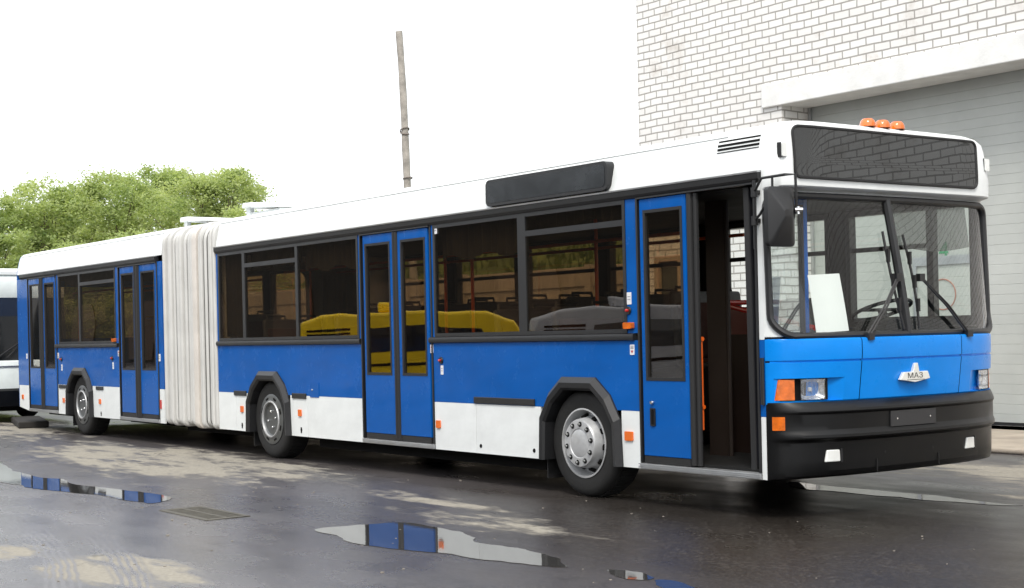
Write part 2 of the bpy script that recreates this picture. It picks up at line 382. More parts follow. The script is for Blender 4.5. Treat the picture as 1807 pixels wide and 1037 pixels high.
        o.location = c - pw; WORLD[o] = c
        if parent: o.parent = parent
        if label: o['label'] = label
        return o
def thing(name, label, cat, loc, group=None, kind=None):
    o = bpy.data.objects.new(name, None); COL.objects.link(o); o.location = loc; WORLD[o] = Vector(loc); o.empty_display_size = .3
    return tag(o, label, cat, group, kind)
def tag(o, label=None, cat=None, group=None, kind=None):
    if label: o['label'] = label
    if cat: o['category'] = cat
    if group: o['group'] = group
    if kind: o['kind'] = kind
    return o
def copy_tree(o, parent=None):
    c = o.copy(); COL.objects.link(c); c.parent = parent
    for ch in list(o.children): copy_tree(ch, c)
    return c
def rrect(x0, x1, z0, z1, r, n=6):
    pts = []
    for cx, cz, a0 in ((x1 - r, z1 - r, 0), (x0 + r, z1 - r, 90), (x0 + r, z0 + r, 180), (x1 - r, z0 + r, 270)):
        for i in range(n + 1):
            a = R(a0 + 90 * i / n); pts.append((cx + r * math.cos(a), cz + r * math.sin(a)))
    return pts
def rect(x0, x1, z0, z1): return [(x0, z0), (x1, z0), (x1, z1), (x0, z1)]

# ------------------------------------------------------------------ setting: ground, puddles, apron
DIP = .05                                       # the yard falls 5 cm towards the drain line
def gz(y):
    t_ = min(1, max(0, (-.25 - y) / 1.6)); return -DIP * t_ * t_ * (3 - 2 * t_)
g = MB(); xs = [-900, -200, -60, -25, -10, 0, 10, 25, 60, 200, 900]; ys = [-900, -200, -60, -20, -8, -4, -2.2] + [-1.85 + .1 * i for i in range(17)] + [0, 2, 6, 12, 30, 80, 200, 900]
g.grid([[(x, y, gz(y)) for x in xs] for y in ys]); tag(g.build('ground', M['asphalt'], smooth=True, angle=60), kind='structure')

def smooth_loop(pts, sub=6, jit=.03):
    out = []; k = len(pts)
    for i in range(k):
        p0, p1, p2, p3 = [Vector((*pts[(i + d) % k], 0)) for d in (-1, 0, 1, 2)]
        for j in range(sub):
            t = j / sub
            q = .5 * ((2 * p1) + (-p0 + p2) * t + (2 * p0 - 5 * p1 + 4 * p2 - p3) * t * t + (-p0 + 3 * p1 - 3 * p2 + p3) * t ** 3)
            nn = noise.noise_vector(q * 3.1) * jit + noise.noise_vector(q * 11) * jit * .45
            out.append((q.x + nn.x, q.y + nn.y))
    return out
puddles = [
    [(-2.04, -2.68), (-1.55, -2.76), (-1.01, -2.85), (-.39, -2.66), (.25, -2.57), (.51, -2.49), (.65, -2.40), (.43, -2.29), (.19, -2.24), (-.28, -2.19), (-.58, -2.23), (-.85, -2.10), (-1.12, -1.98), (-1.44, -2.00), (-1.90, -2.00), (-1.98, -2.26)],
    [(-12.5, -2.3), (-10.6, -2.45), (-8.98, -2.75), (-7.89, -2.80), (-7.52, -2.69), (-7.03, -2.78), (-5.93, -2.64), (-5.30, -2.58), (-4.98, -2.59), (-4.72, -2.77), (-4.63, -2.92), (-5.01, -2.98), (-5.68, -2.99), (-6.26, -3.13), (-6.80, -3.22), (-7.23, -3.25), (-7.82, -3.27), (-9.2, -3.1), (-11, -2.8)],
    [(-1.73, 2.08), (-.99, 2.04), (-.29, 2.08), (.34, 2.00), (.80, 1.98), (.37, 1.84), (-.38, 1.79), (-.88, 1.80), (-1.31, 1.76)],
    [(.88, -2.30), (1.09, -2.24), (1.28, -2.33), (1.30, -2.45), (1.12, -2.42)],
    [(1.34, -2.36), (1.46, -2.30), (1.76, -2.34), (1.9, -2.44), (1.59, -2.50)]]
for lp in puddles:
    low = lp[0][1] < 0; k_ = (CZ + DIP) / CZ if low else 1.0      # same sight lines, on the lower level
    lp = [(CX + (x - CX) * k_, CY + (y - CY) * k_) for x, y in lp]; zb = -DIP if low else 0
    p = MB().prism(smooth_loop(lp, jit=.045), y0=zb + .0005, y1=zb + .004, plane='xy')
    tag(p.build('puddle', M['water']), kind='structure')
ap = MB().box(-30, 40, 5.75, 8.8, .0, .055); tag(ap.build('concrete_apron', M['concrete'], bevel=.02), kind='structure')

# drain grate lying in the asphalt
t = thing('drain_grate', 'small rusty drain grate set flush in the wet asphalt', 'drain', (-3.9, -2.82, 0)); t.location.z = 0
f = MB()
for a in ((-4.40, -3.42, -3.00, -2.955), (-4.40, -3.42, -2.645, -2.60), (-4.40, -4.35, -2.955, -2.645), (-3.47, -3.42, -2.955, -2.645)): f.box(a[0], a[1], a[2], a[3], -.02, .007)
f.build('frame', M['steel'], t, bevel=.004)
f = MB()
for i in range(19):
    x = -4.32 + i * .0455; f.box(x, x + .022, -2.955, -2.645, -.01, .0055)
f.box(-4.35, -3.47, -2.815, -2.785, -.012, .0065)
f.build('bars', M['steel'], t)
MB().box(-4.35, -3.47, -2.955, -2.645, .0015, .003).build('standing_water', M['water'], t)

t.location = (-4.0, -2.72, -DIP)

# loose grit and litter on the ground
gr = MB()
for i in range(110):
    x = random.uniform(-6, 3); y = random.uniform(-5.2, .2); r = random.uniform(.002, .006) * (1.6 if random.random() < .1 else 1)
    a = random.uniform(0, 6.28); c, s_ = math.cos(a) * r, math.sin(a) * r
    gr.obox((x, y, gz(y) + r * .35), (c * 1.4, s_ * 1.4, 0), (-s_, c, 0), (0, 0, r * .5))
tag(gr.build('grit', simple('grit_stones', (.26, .235, .20), .9, var=.4, scale=2), bevel=0), kind='stuff')

# ------------------------------------------------------------------ building
WY, DY = 8.2, 8.8
L0, L1, DTOP = -7.5, -2.8, 4.735
bld = thing('brick_garage', 'white brick garage building behind the bus with a wide roller door', 'building', (-2, 12, 0))
openings = [rect(L0, L1, .055, DTOP)]
openings.append(rect(L0 + 26.4, L1 + 26.4, .055, DTOP))
out = [(-10.72, 0), (32, 0), (32, 10.5), (-10.72, 10.5)]
wl = MB().prism(out, openings + [rect(-10.38, -9.72, .30, 2.62)], WY, DY - .01)
wl.box(-10.72, -10.32, DY - .01, 24, 0, 10.5); wl.box(-10.72, 32, 24, 24.4, 0, 10.5); wl.box(31.6, 32, DY - .01, 24, 0, 10.5)
wl.build('wall', M['brick'], bld)
MB().box(-10.9, 32.2, 8.0, 24.6, 10.5, 10.8).build('roof', M['concrete'], bld)
for k in (0, 4):
    MB().box(L0 - .36 + 6.6 * k, L1 + .36 + 6.6 * k, WY - .055, DY - .014, DTOP - .012, DTOP + .335).build('lintel', M['concrete_white'], bld, bevel=.015)
def shutter(x0, x1, name, full):
    sh = MB(); z = .075; H = .1325
    rows = []
    while z < DTOP - .02:
        z1 = min(z + H, DTOP - .005)
        for zz, d in ((z, .0045), (z + .004, 0), (z1 - .004, 0), (z1, .0045)): rows.append((zz, d))
        z = z1
    sh.grid([[(x, DY + d, zz) for x in (x0, x1)] for zz, d in rows])
    sh.box(x0, x1, DY + .012, DY + .05, .06, DTOP)
    d = sh.build(name, M['shutter'], bld)
    MB().box(x0, x1, DY - .008, DY + .03, .055, .10).build('bottom_seal', M['rubber'], d)
    for xx in (x0, x1 - .05): MB().box(xx, xx + .05, DY - .035, DY - .006, .10, DTOP - .01).build('guide_rail', M['alu'], d)
    return d
sd = shutter(L0, L1, 'garage_door', True)
shutter(L0 + 26.4, L1 + 26.4, 'garage_door', False)
# marks on the first door: green 4, red ring, wicket frame
def text_mesh(txt, size, name, mat, parent, origin, ax, ay, ext=.002, label=None):
    cu = bpy.data.curves.new(name, 'FONT'); cu.body = txt; cu.size = size; cu.extrude = ext; cu.align_x = 'CENTER'; cu.align_y = 'CENTER'
    to = bpy.data.objects.new(name, cu); COL.objects.link(to); dg = bpy.context.evaluated_depsgraph_get()
    me = bpy.data.meshes.new_from_object(to.evaluated_get(dg)); bpy.data.objects.remove(to)
    b = MB(); ax, ay = Vector(ax), Vector(ay); az = ax.cross(ay)
    b.add([Vector(origin) + ax * v.co.x + ay * v.co.y + az * v.co.z for v in me.vertices], [tuple(p.vertices) for p in me.polygons])
    return b.build(name, mat, parent, label=label, recalc=False)
text_mesh('4', .34, 'door_number', M['shutter_green'], sd, (-5.10, DY - .006, 2.42), (1, 0, 0), (0, 0, 1))
rg = MB(); rg.tube([(-5.13 + .21 * math.cos(t_ * math.pi / 16), DY - .004, 1.83 + .21 * math.sin(t_ * math.pi / 16)) for t_ in range(32)], .009, 6, closed=True); rg.build('painted_ring', M['red_paint'], sd)
wf = MB(); wf.box(-5.62, -4.52, DY - .02, DY - .003, 2.24, 2.36); wf.box(-5.62, -5.56, DY - .02, DY - .003, .12, 2.24); wf.box(-4.58, -4.52, DY - .02, DY - .003, .12, 2.24); wf.build('wicket_frame', M['alu'], sd)
# small side door in the brick left of the roller door
f = MB(); f.prism(rect(-10.38, -9.72, .30, 2.62), [rect(-10.28, -9.82, .36, 2.54)], WY - .03, WY + .1); dr = f.build('side_door', M['tanwall'], bld)
MB().box(-10.28, -9.82, WY + .04, WY + .09, .36, 2.54).build('door_panel', simple('dark_green_door', (.05, .06, .045), .6), dr)

# ------------------------------------------------------------------ fence, bank, pole, far left things
fence = thing('concrete_fence', 'tan precast concrete panel fence seen through the bus windows', 'fence', (-25, 13.2, 0))
for i in range(16):
    x0 = -13.0 - 2.6 * (i + 1); b_ = MB()
    b_.box(x0 + .03, x0 + 2.57, 13.2, 13.3, 0, 2.75); b_.box(x0 + .03, x0 + 2.57, 13.16, 13.2, 2.45, 2.9); b_.box(x0 + .03, x0 + 2.57, 13.15, 13.2, 0, .35)
    for j in range(3): b_.box(x0 + .2 + .8 * j, x0 + .8 + .8 * j, 13.17, 13.2, .55, 2.25)
    b_.build('fence_panel', M['concrete'], fence, bevel=.03)
    MB().box(x0 - .1, x0 + .1, 13.1, 13.32, 0, 2.95).build('fence_post', M['concrete'], fence)
bk = MB(); rows = []
for j in range(9):
    y = 14.0 + j * 1.1; h = 4.9 * min(1, j / 5) ** .8
    rows.append([(x, y, h * (.9 + .25 * noise.noise(Vector((x * .23, y * .3, 0)))) + .25 * noise.noise(Vector((x * 1.3, y * 1.3, 4)))) for x in [-90 + 1.2 * i for i in range(64)]])
bk.grid(rows); tag(bk.build('grass_bank', M['bank'], smooth=True), kind='structure')
gb = MB()
for i in range(9000):
    x = random.uniform(-60, -12); j = random.uniform(0, 8); y = 14.0 + j * 1.1; h = 4.9 * min(1, j / 5) ** .8 * (.9 + .25 * noise.noise(Vector((x * .23, y * .3, 0))))
    a = random.uniform(0, 6.28); w = random.uniform(.05, .14); l = random.uniform(.2, .6)
    d = Vector((math.cos(a), math.sin(a), 0)); p = Vector((x, y, h - .1)); q = Vector((random.uniform(-.2, .2), random.uniform(-.2, .2), l))
    gb.add([p - d * w, p + d * w, p + q], [(0, 1, 2)])
M['bank_leaf'] = leaf_mat('bank_leaves', (.07, .11, .02), (.16, .19, .045))
tag(gb.build('bank_growth', M['bank_leaf'], recalc=False), 'rough green growth covering the bank behind the concrete fence', 'grass', kind='stuff')

ts = thing('store_hut', 'tan store hut with an orange band, seen through the rear bus windows', 'hut', (-47, 14.6, 0))
MB().box(-56, -40, 13.5, 18, 0, 4.6).build('wall', M['tanwall'], ts); MB().box(-56.2, -39.8, 13.3, 18.2, 4.6, 4.75).build('roof', M['concrete'], ts)
MB().box(-56, -40, 13.46, 13.5, 3.25, 3.6).build('painted_band', M['orange'], ts)
for k in range(4): MB().box(-54.5 + 3.6 * k, -52.9 + 3.6 * k, 13.45, 13.5, 1.2, 2.9).build('window', M['display'], ts)

pole = thing('wooden_pole', 'weathered grey wooden pole rising behind the bus roof, leaning slightly', 'pole', (-26.21, 13.62, 0))
pb = Vector((-26.21, 13.67, 0)); lean = Vector((-.24, -.33, 9.75)); pts = []; rr_ = []
for i in range(25):
    t_ = i / 24; pts.append(pb + lean * t_ + Vector((.02 * math.sin(t_ * 9), .02 * math.cos(t_ * 7), 0))); rr_.append(.118 - .022 * t_ + .004 * math.sin(t_ * 40))
MB().tube(pts, rr_, 14).build('shaft', M['wood'], pole, smooth=True)
for zc, til in ((7.05, .05), (6.95, -.03), (5.72, .02)):
    c = pb + lean * (zc / 9.75); MB().tube([(c.x + .125 * math.cos(a * math.pi / 8), c.y + .125 * math.sin(a * math.pi / 8), zc + til * math.cos(a * math.pi / 8)) for a in range(16)], .018, 6, closed=True).build('rope_wrap', M['rope'], pole)

# trees -------------------------------------------------------------
def make_tree(seed, H, rad, nleaf, name='tree', leafmat=None, low=.28, lsize=.13):
    rnd = random.Random(seed); root = thing(name, '', 'tree', (0, 0, 0))
    tb = MB(); pts = []; rs = []
    ph = rnd.uniform(0, 6)
    for i in range(9):
        t_ = i / 8; pts.append((.25 * math.sin(t_ * 3 + ph) * t_, .25 * math.cos(t_ * 2.3 + ph) * t_, H * .72 * t_)); rs.append(.20 * (H / 9) * (1 - t_ * .8))
    tb.tube(pts, rs, 9)
    lumps = []
    for i in range(20):
        a = rnd.uniform(0, 6.28); zt = rnd.uniform(low, .92); prof = math.sin(math.pi * min(1, max(.12, (zt - low + .12) / (1.05 - low)))) ** .6
        d = rad * prof * rnd.uniform(.35, 1.0)
        c = Vector((math.cos(a) * d, math.sin(a) * d, H * zt)); lumps.append((c, rad * rnd.uniform(.26, .46)))
        s0 = Vector(pts[min(7, max(2, int(zt * 8.0)))]); mid = s0.lerp(c, .5) + Vector((0, 0, -.12 * rad))
        tb.tube([s0, mid, c], [.075 * H / 9, .045 * H / 9, .014], 6)
        for q in range(3):
            e = c + Vector((rnd.uniform(-1, 1), rnd.uniform(-1, 1), rnd.uniform(-.3, 1))) * lumps[-1][1] * .9
            tb.tube([mid.lerp(c, .6), e], [.03, .008], 4)
    lumps.append((Vector((pts[-1][0], pts[-1][1], H * .88)), rad * .4))
    tb.build('trunk', M['bark'], root, smooth=True)
    lf = MB()
    # leaf sprays: small sub-clumps inside each lump
    subs = []
    for c, r in lumps:
        for q in range(9):
            d = Vector((rnd.gauss(0, 1), rnd.gauss(0, 1), rnd.gauss(0, 1))); d = d.normalized() * r * rnd.uniform(.45, 1.08); d.z *= .72
            subs.append((c + d, r * rnd.uniform(.17, .36)))
    per = nleaf // len(subs)
    for c, r in subs:
        for q in range(int(per * rnd.uniform(.4, 1.6))):
            d = Vector((rnd.gauss(0, .55), rnd.gauss(0, .55), rnd.gauss(0, .38))) * r * 1.25
            p = c + d; u = Vector((rnd.gauss(0, 1), rnd.gauss(0, 1), rnd.gauss(0, .6))).normalized(); w = u.orthogonal().normalized()
            w = (w * math.cos(q) + u.cross(w) * math.sin(q)); l = lsize * rnd.uniform(.6, 1.35)
            lf.cur = 0 if rnd.random() < .7 else 1
            lf.add([p - u * l, p + w * l * .45, p + u * l, p - w * l * .45], [(0, 1, 2, 3)])
    lf.build('crown', [leafmat or M['leaf'], M['leaf_dark']], root, recalc=False)
    return root
def TP(px, d):
    q = _f * d + _r * ((px - 903.5) / 2581.84 * d); return (CX + q.x, CY + q.y, 0)
tA = make_tree(3, 9.6, 4.3, 52000, lsize=.078); tB = make_tree(11, 9.5, 4.2, 50000, lsize=.078); tC = make_tree(23, 7.9, 3.8, 42000, lsize=.078)
TREES = [
    (tA, TP(205, 60), 0, .85, 'tallest green broadleaf tree above the rear bus roof, centre of the tree row'),
    (tB, TP(396, 58), 1.2, .86, 'green broadleaf tree at the right end of the row, beside the pale roof hatches'),
    (tC, TP(70, 58), .4, .98, 'shorter green tree left of the tallest one, over the bus rear end'),
    (tC, TP(-20, 56), 2.6, .94, 'leafy green tree at the left edge behind the white bus'),
    (tB, TP(300, 66), 3.3, .98, 'green tree standing behind the gap between the two tallest crowns'),
    (tA, TP(125, 68), 2.2, .86, 'green tree further back between the tallest tree and the shorter left one'),
    (tC, TP(250, 52), 4.4, .66, 'low bushy green tree just above the rear bus roof in front of the row'),
    (tC, TP(430, 54), 1.9, .78, 'low green bush tree above the concertina joint'),
    (tC, TP(120, 50), 5.4, .60, 'low dark green tree directly over the rear corner of the bus'),
]
used = set()
for src, loc, rz, sc, lb in TREES:
    o = src if src not in used else copy_tree(src); used.add(src)
    o.location = loc; o.rotation_euler = (0, 0, rz); o.scale = (sc, sc, sc); o['label'] = lb; o['group'] = 'trees behind the bus'
yw = thing('sky_blocker_shed', 'long dark unseen shed added across the yard to darken the side window reflections', 'shed', (-60, -32, 0))  # unseen shed, added to keep bright sky out of the window reflections
dk = simple('dark_blocker_wall', (.022, .019, .016), .9, var=.4, scale=.6)
yf = MB(); yf.box(-150, 25, -36, -32, -.1, 8.6); yf.build('wall', dk, yw)
MB().box(-150.4, 25.4, -36.4, -31.6, 8.6, 9.0).build('roof', dk, yw)
for i in range(14): MB().box(-140 + 11.5 * i, -135.5 + 11.5 * i, -31.98, -31.9, .1, 4.2).build('blocker_gate', simple('brown_blocker_gate', (.07, .045, .03), .8) if i == 0 else bpy.data.materials['brown_blocker_gate'], yw)

# ------------------------------------------------------------------ wheels
def wheel(parent, x, front):
    yo = .045; r = .468
    c = (x, yo, r)
    root = MB().lathe([(.285, .02), (.30, -.005), (.335, -.012), (.40, -.012), (.437, -.002), (.458, .022), (.466, .05), (.466, .24), (.455, .27), (.42, .29), (.30, .29)], c, 64)
    for i in range(48):
        a = 2 * math.pi * i / 48
        root.obox((x + .467 * math.cos(a), yo + .145, r + .467 * math.sin(a)), (-.018 * math.sin(a), 0, .018 * math.cos(a)), (0, .085, 0), (.006 * math.cos(a), 0, .006 * math.sin(a)))
    wroot = root.build('wheel', M['tyre'], parent, smooth=True, label='front wheel with bright open ten-bolt rim' if front else 'wheel with flat grey slotted hubcap')
    if front:
        rim = MB().lathe([(.300, .0), (.303, -.014), (.290, -.016), (.283, .0), (.272, .05), (.262, .075), (.238, .070), (.222, .03), (.212, -.045), (.200, -.062), (.150, -.066), (.128, -.064), (.122, -.058), (.118, -.060), (.0, -.060)], c, 56)
        rim.build('rim', M['rim'], wroot, smooth=True)
        for i in range(10):
            a = 2 * math.pi * (i + .3) / 10; q = (x + .167 * math.cos(a), yo - .064, r + .167 * math.sin(a))
            MB().lathe([(.0, -.003), (.023, -.003), (.023, .004)], q, 14).build('bolt_recess', M['dark'], wroot)
            MB().lathe([(.0, -.022), (.011, -.022), (.014, -.018), (.014, -.001)], q, 6).build('wheel_bolt', M['cap'], wroot)
        for i in range(10):
            a = 2 * math.pi * (i + .8) / 10; ca, sa = math.cos(a), math.sin(a)
            MB().obox((x + .232 * ca, yo + .047, r + .232 * sa), (-.026 * sa, 0, .026 * ca), (.012 * ca, .030, .012 * sa), (.016 * ca, -.006, .016 * sa)).build('vent_slot', M['dark'], wroot, bevel=.012, seg=3)
    else:
        rim = MB().lathe([(.298, .0), (.300, -.014), (.288, -.018), (.262, -.020), (.225, -.026), (.205, -.030), (.200, -.018), (.185, -.004), (.0, -.002)], c, 56)
        rim.build('rim', M['cap'], wroot, smooth=True)
        rg_ = MB().lathe([(.222, -.026), (.214, -.038), (.204, -.038), (.198, -.020)], c, 56); rg_.build('rim_ring', M['rim'], wroot, smooth=True)
        for i in range(8):
            a = 2 * math.pi * (i + .5) / 8; ca, sa = math.cos(a), math.sin(a)
            MB().obox((x + .252 * ca, yo - .021, r + .252 * sa), (-.034 * sa, 0, .034 * ca), (0, .004, 0), (.013 * ca, 0, .013 * sa)).build('vent_slot', M['dark'], wroot, bevel=.003)
        for i in range(4):
            a = math.pi / 2 * i + (.2 if x > -10 else .95); q = (x + .095 * math.cos(a), yo - .002, r + .095 * math.sin(a))
            MB().lathe([(.0, -.02), (.012, -.02), (.016, -.012), (.016, 0)], q, 10).build('wheel_bolt', M['chrome'], wroot, smooth=True)
    return wroot

# ------------------------------------------------------------------ THE BUS
bus = thing('articulated_bus', 'long blue and white articulated city bus parked on wet asphalt, front door open', 'bus', (-8.6, 1.25, 0))
AX = [-2.21, -8.125, -14.53]
ARCH = [(-.57, .30), (-.55, .70), (-.42, .90), (-.23, 1.045), (.23, 1.045), (.42, .90), (.55, .70), (.57, .30)]
def arch_poly(cx, sc=1.0): return [(cx + x * sc, .30 + (z - .30) * sc) for x, z in ARCH]
G = .003
def side_panel(name, mat, x0, x1, z0, z1, arch=None, y0=0.0, y1=.03, label=None):
    # flat sheet panel on the door side, notched for a wheel arch
    if arch is None: o = rect(x0, x1, z0, z1); return MB().prism(o, (), y0, y1).build(name, mat, bus, label=label)
    A = [(cx_, cz_) for cx_, cz_ in arch_poly(arch, .97)]
    import itertools
    clip = []
    # keep the arch points inside the z range, cut at z0 and z1
    def cut(z):
        res = []
        for (xa, za), (xb, zb) in zip(A, A[1:]):
            if (za - z) * (zb - z) < 0: res.append(xa + (xb - xa) * (z - za) / (zb - za))
        return res
    lo = cut(z0) if z0 > .301 else [A[0][0], A[-1][0]]
    inner = [p for p in A if z0 + 1e-4 < p[1] < z1 - 1e-4]
    if max(p[1] for p in A) < z1:
        o = [(x0, z0), (lo[0], z0)] + inner + [(lo[1], z0), (x1, z0), (x1, z1), (x0, z1)]
        return MB().prism(o, (), y0, y1).build(name, mat, bus, label=label)
    hi = cut(z1); left = [p for p in inner if p[0] < arch]; right = [p for p in inner if p[0] > arch]
    b = MB()
    if lo[0] > x0: b.prism([(x0, z0), (lo[0], z0)] + left + [(hi[0], z1), (x0, z1)], (), y0, y1)
    if lo[1] < x1: b.prism([(lo[1], z0), (x1, z0), (x1, z1), (hi[1], z1)] + right[::1], (), y0, y1)
    return b.build(name, mat, bus, label=label)
SP, SB = .770, .30
# blue side panels (below the belt rail) and white skirt panels
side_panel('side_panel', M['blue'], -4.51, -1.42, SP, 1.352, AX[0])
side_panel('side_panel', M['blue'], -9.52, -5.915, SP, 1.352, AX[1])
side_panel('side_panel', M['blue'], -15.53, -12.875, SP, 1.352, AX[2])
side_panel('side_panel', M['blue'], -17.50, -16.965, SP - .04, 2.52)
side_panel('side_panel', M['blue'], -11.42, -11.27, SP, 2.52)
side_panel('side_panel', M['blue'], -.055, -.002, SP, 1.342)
def skirt(x0, x1, arch=None, z0=SB): return side_panel('skirt_panel', M['white'], x0 + G, x1 - G, z0, SP - .002, arch)
skirt(-4.51, -3.79); skirt(-3.79, -2.78 + .012); skirt(-1.66, -1.42)
skirt(-9.52, -9.02); skirt(-9.02, -8.67); skirt(-7.58, -7.50); skirt(-7.50, -7.16); skirt(-7.16, -5.915)
skirt(-15.53, -15.08); skirt(-14.0, -13.83); skirt(-13.83, -13.50); skirt(-13.50, -12.875)
skirt(-11.42, -11.27); skirt(-.055, -.002)
MB().prism([(-17.5, .36), (-16.965, .30), (-16.965, SP - .042), (-17.5, SP - .042)], (), 0, .03).build('skirt_panel', M['white'], bus)
# posts in window band
for x0, x1 in ((-1.555, -1.425), (-4.51, -4.475), (-9.52, -9.465), (-12.985, -12.885), (-15.53, -15.45), (-5.95, -5.915)):
    MB().box(x0, x1, 0, .04, 1.412, 2.52).build('window_post', M['blue'], bus)
# belt rails and cantrail
for x0, x1 in ((-4.56, -1.465), (-9.52, -5.925), (-15.62, -12.92)):
    b = MB(); b.prism([(0, 1.352), (-.022, 1.357), (-.027, 1.38), (-.022, 1.403), (0, 1.412), (.04, 1.412), (.04, 1.352)], (), x0, x1, 'yz'); b.build('belt_rail', M['black'], bus, smooth=True)
for x0, x1 in ((-9.52, -.005), (-17.30, -11.44)):
    b = MB(); b.prism([(.04, 2.52), (-.012, 2.52), (-.030, 2.545), (-.034, 2.588), (.04, 2.594)], (), x0, x1, 'yz'); b.build('cantrail', M['black'], bus)
    b = MB(); b.prism([(.03, 2.595), (-.038, 2.589), (-.040, 2.601), (.02, 2.607)], (), x0, x1 + .002, 'yz'); b.build('rain_gutter', M['alu'], bus)
# roofs
RP = [(0, 2.603), (.012, 2.68), (.05, 2.85), (.075, 2.91), (.13, 2.952), (.24, 2.978), (.6, 3.0), (1.25, 3.01)]
RP2 = RP + [(2.5 - y, z) for y, z in RP[-2::-1]]
def roof(x0, x1):
    b = MB(); n = 18
    rows = [[(x0 + (x1 - x0) * i / n, y, z) for y, z in RP2] for i in range(n + 1)]
    b.grid(rows)
    b.add([(x0, y, z) for y, z in RP2], [tuple(range(len(RP2)))]); b.add([(x1, y, z) for y, z in RP2], [tuple(range(len(RP2)))])
    b.build('roof', M['white'], bus, smooth=True, angle=50)
roof(-9.52, -.0); roof(-17.50, -11.27)
# seam rivet line along the rear roof shoulder
for x0, x1 in ((-17.45, -11.30), (-9.5, -.4)):
    MB().tube([(x0, .070, 2.905), (x1, .070, 2.905)], .006, 6).build('roof_seam', M['white'], bus)
# far side: wall with windows
far_w = [rect(x0, x1, 1.41, 2.48) for x0, x1 in ((-1.42, -.012), (-3.05, -1.62), (-4.85, -3.45), (-6.4, -5.0), (-7.9, -6.55), (-9.4, -8.05), (-13.1, -11.5), (-14.9, -13.3), (-17.2, -15.1))]
b = MB(); b.prism(rect(-9.52, 0, .3, 2.60), far_w[:6], 2.46, 2.5); b.prism(rect(-17.5, -11.27, .3, 2.60), far_w[6:], 2.46, 2.5)
b.build('far_side_panel', [M['blue']], bus)
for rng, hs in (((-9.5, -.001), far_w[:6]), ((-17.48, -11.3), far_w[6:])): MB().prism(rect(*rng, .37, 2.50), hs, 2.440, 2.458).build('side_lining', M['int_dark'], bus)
for i, w_ in enumerate(far_w):
    x0, x1 = w_[0][0], w_[1][0]; b = MB()
    b.prism(rect(x0 + .001, x1 - .001, 1.411, 2.479), [rect(x0 + .05, x1 - .05, 1.46, 2.43)], 2.435, 2.51)
    if x1 > -9: b.box(x0 + .05, x1 - .05 if x1 < -.1 else -.52, 2.45, 2.5, 2.10, 2.14)
    if x1 > -.2: b.box(-.52, -.45, 2.448, 2.506, 1.46, 2.43); b.box(x0 + .05, x1 - .05, 2.43, 2.508, 1.44, 1.50)
    fw_ = b.build('window', M['black'], bus)
    MB().box(x0 + .05, x1 - .05, 2.475, 2.479, 1.46, 2.43).build('pane', M['glass_clear'] if i < 2 else M['glass_tint'], fw_)
# floors, ceilings, interior lining, underbody
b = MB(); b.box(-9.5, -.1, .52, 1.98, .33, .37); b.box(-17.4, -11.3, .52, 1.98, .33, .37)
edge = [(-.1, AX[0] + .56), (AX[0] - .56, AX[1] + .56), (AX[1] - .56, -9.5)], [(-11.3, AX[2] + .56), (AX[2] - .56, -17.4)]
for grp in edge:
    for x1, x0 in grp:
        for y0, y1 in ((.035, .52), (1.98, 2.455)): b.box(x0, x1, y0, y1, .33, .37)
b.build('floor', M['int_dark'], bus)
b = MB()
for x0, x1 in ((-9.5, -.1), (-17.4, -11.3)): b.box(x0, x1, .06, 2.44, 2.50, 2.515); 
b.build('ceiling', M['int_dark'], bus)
b = MB()
for x0, x1 in ((-9.3, -2.9), (-7.4, -2.9), (-17.2, -15.2), (-13.9, -11.3)): b.box(x0, x1, .55, 1.95, .2, .33)
b.box(-9.3, -2.9, .9, 1.6, .16, .2); b.box(-17.2, -11.3, .9, 1.6, .16, .2)
for x0, x1, y0, y1, z0 in ((-7.3, -3.0, .22, .52, .17), (-7.3, -3.0, 1.98, 2.40, .15), (-11.2, -8.8, .3, .6, .2), (-13.8, -9.0, 1.9, 2.4, .17), (-17.2, -15.3, .4, 2.3, .22)): b.box(x0, x1, y0, y1, z0, .33)  # low boxes added under the floor to block light beneath the bus
for ax in AX: b.tube([(ax, .3, .46), (ax, 2.2, .46)], .09, 10)
b.build('chassis', M['under'], bus)
for ax in AX:
    b = MB(); b.box(ax - .60, ax + .60, .50, .53, .30, 1.07); b.box(ax - .60, ax + .60, .035, .50, 1.04, 1.07)
    b.box(ax - .615, ax - .60, .035, .53, .30, 1.07); b.box(ax + .60, ax + .615, .035, .53, .30, 1.07); b.build('wheel_well', M['dark'], bus)
    # arch moulding: chamfered lip following the arch
    A = ARCH; rows = []
    for sc, y in ((.995, .0), (.995, -.018), (.93, -.058), (.87, -.052), (.84, -.03), (.83, .09)):
        row = []
        for x, z in A:
            zz = .30 + (z - .30) * (sc if z > .31 else 1); row.append((ax + x * sc, y, zz))
        rows.append(row)
    mb = MB(); mb.grid(rows); mb.build('wheel_arch', M['black'], bus)
    b = MB(); b.prism([(ax - .59, .12), (ax - .575, .12), (ax - .575, .42), (ax - .59, .42)], (), .08, .42); b.build('mudflap', M['rubber'], bus)
    b = MB(); b.grid([[(ax - .53 + .006 * i, .03 + .07 * j, .30 + .12 * i) for j in range(5)] for i in range(5)]); b.build('arch_liner', simple('dusty_liner', (.10, .085, .065), .9), bus)
wheel(bus, AX[0], True); wheel(bus, AX[1], False); wheel(bus, AX[2], False)
# far-side wheels
for ax in AX:
    MB().lathe([(.0, .30), (.30, .30), (.43, .29), (.466, .25), (.466, .05), (.44, .0), (.30, .0)], (ax, 2.13, .468), 32).build('wheel', M['tyre'], bus, smooth=True, label='wheel on the far side')

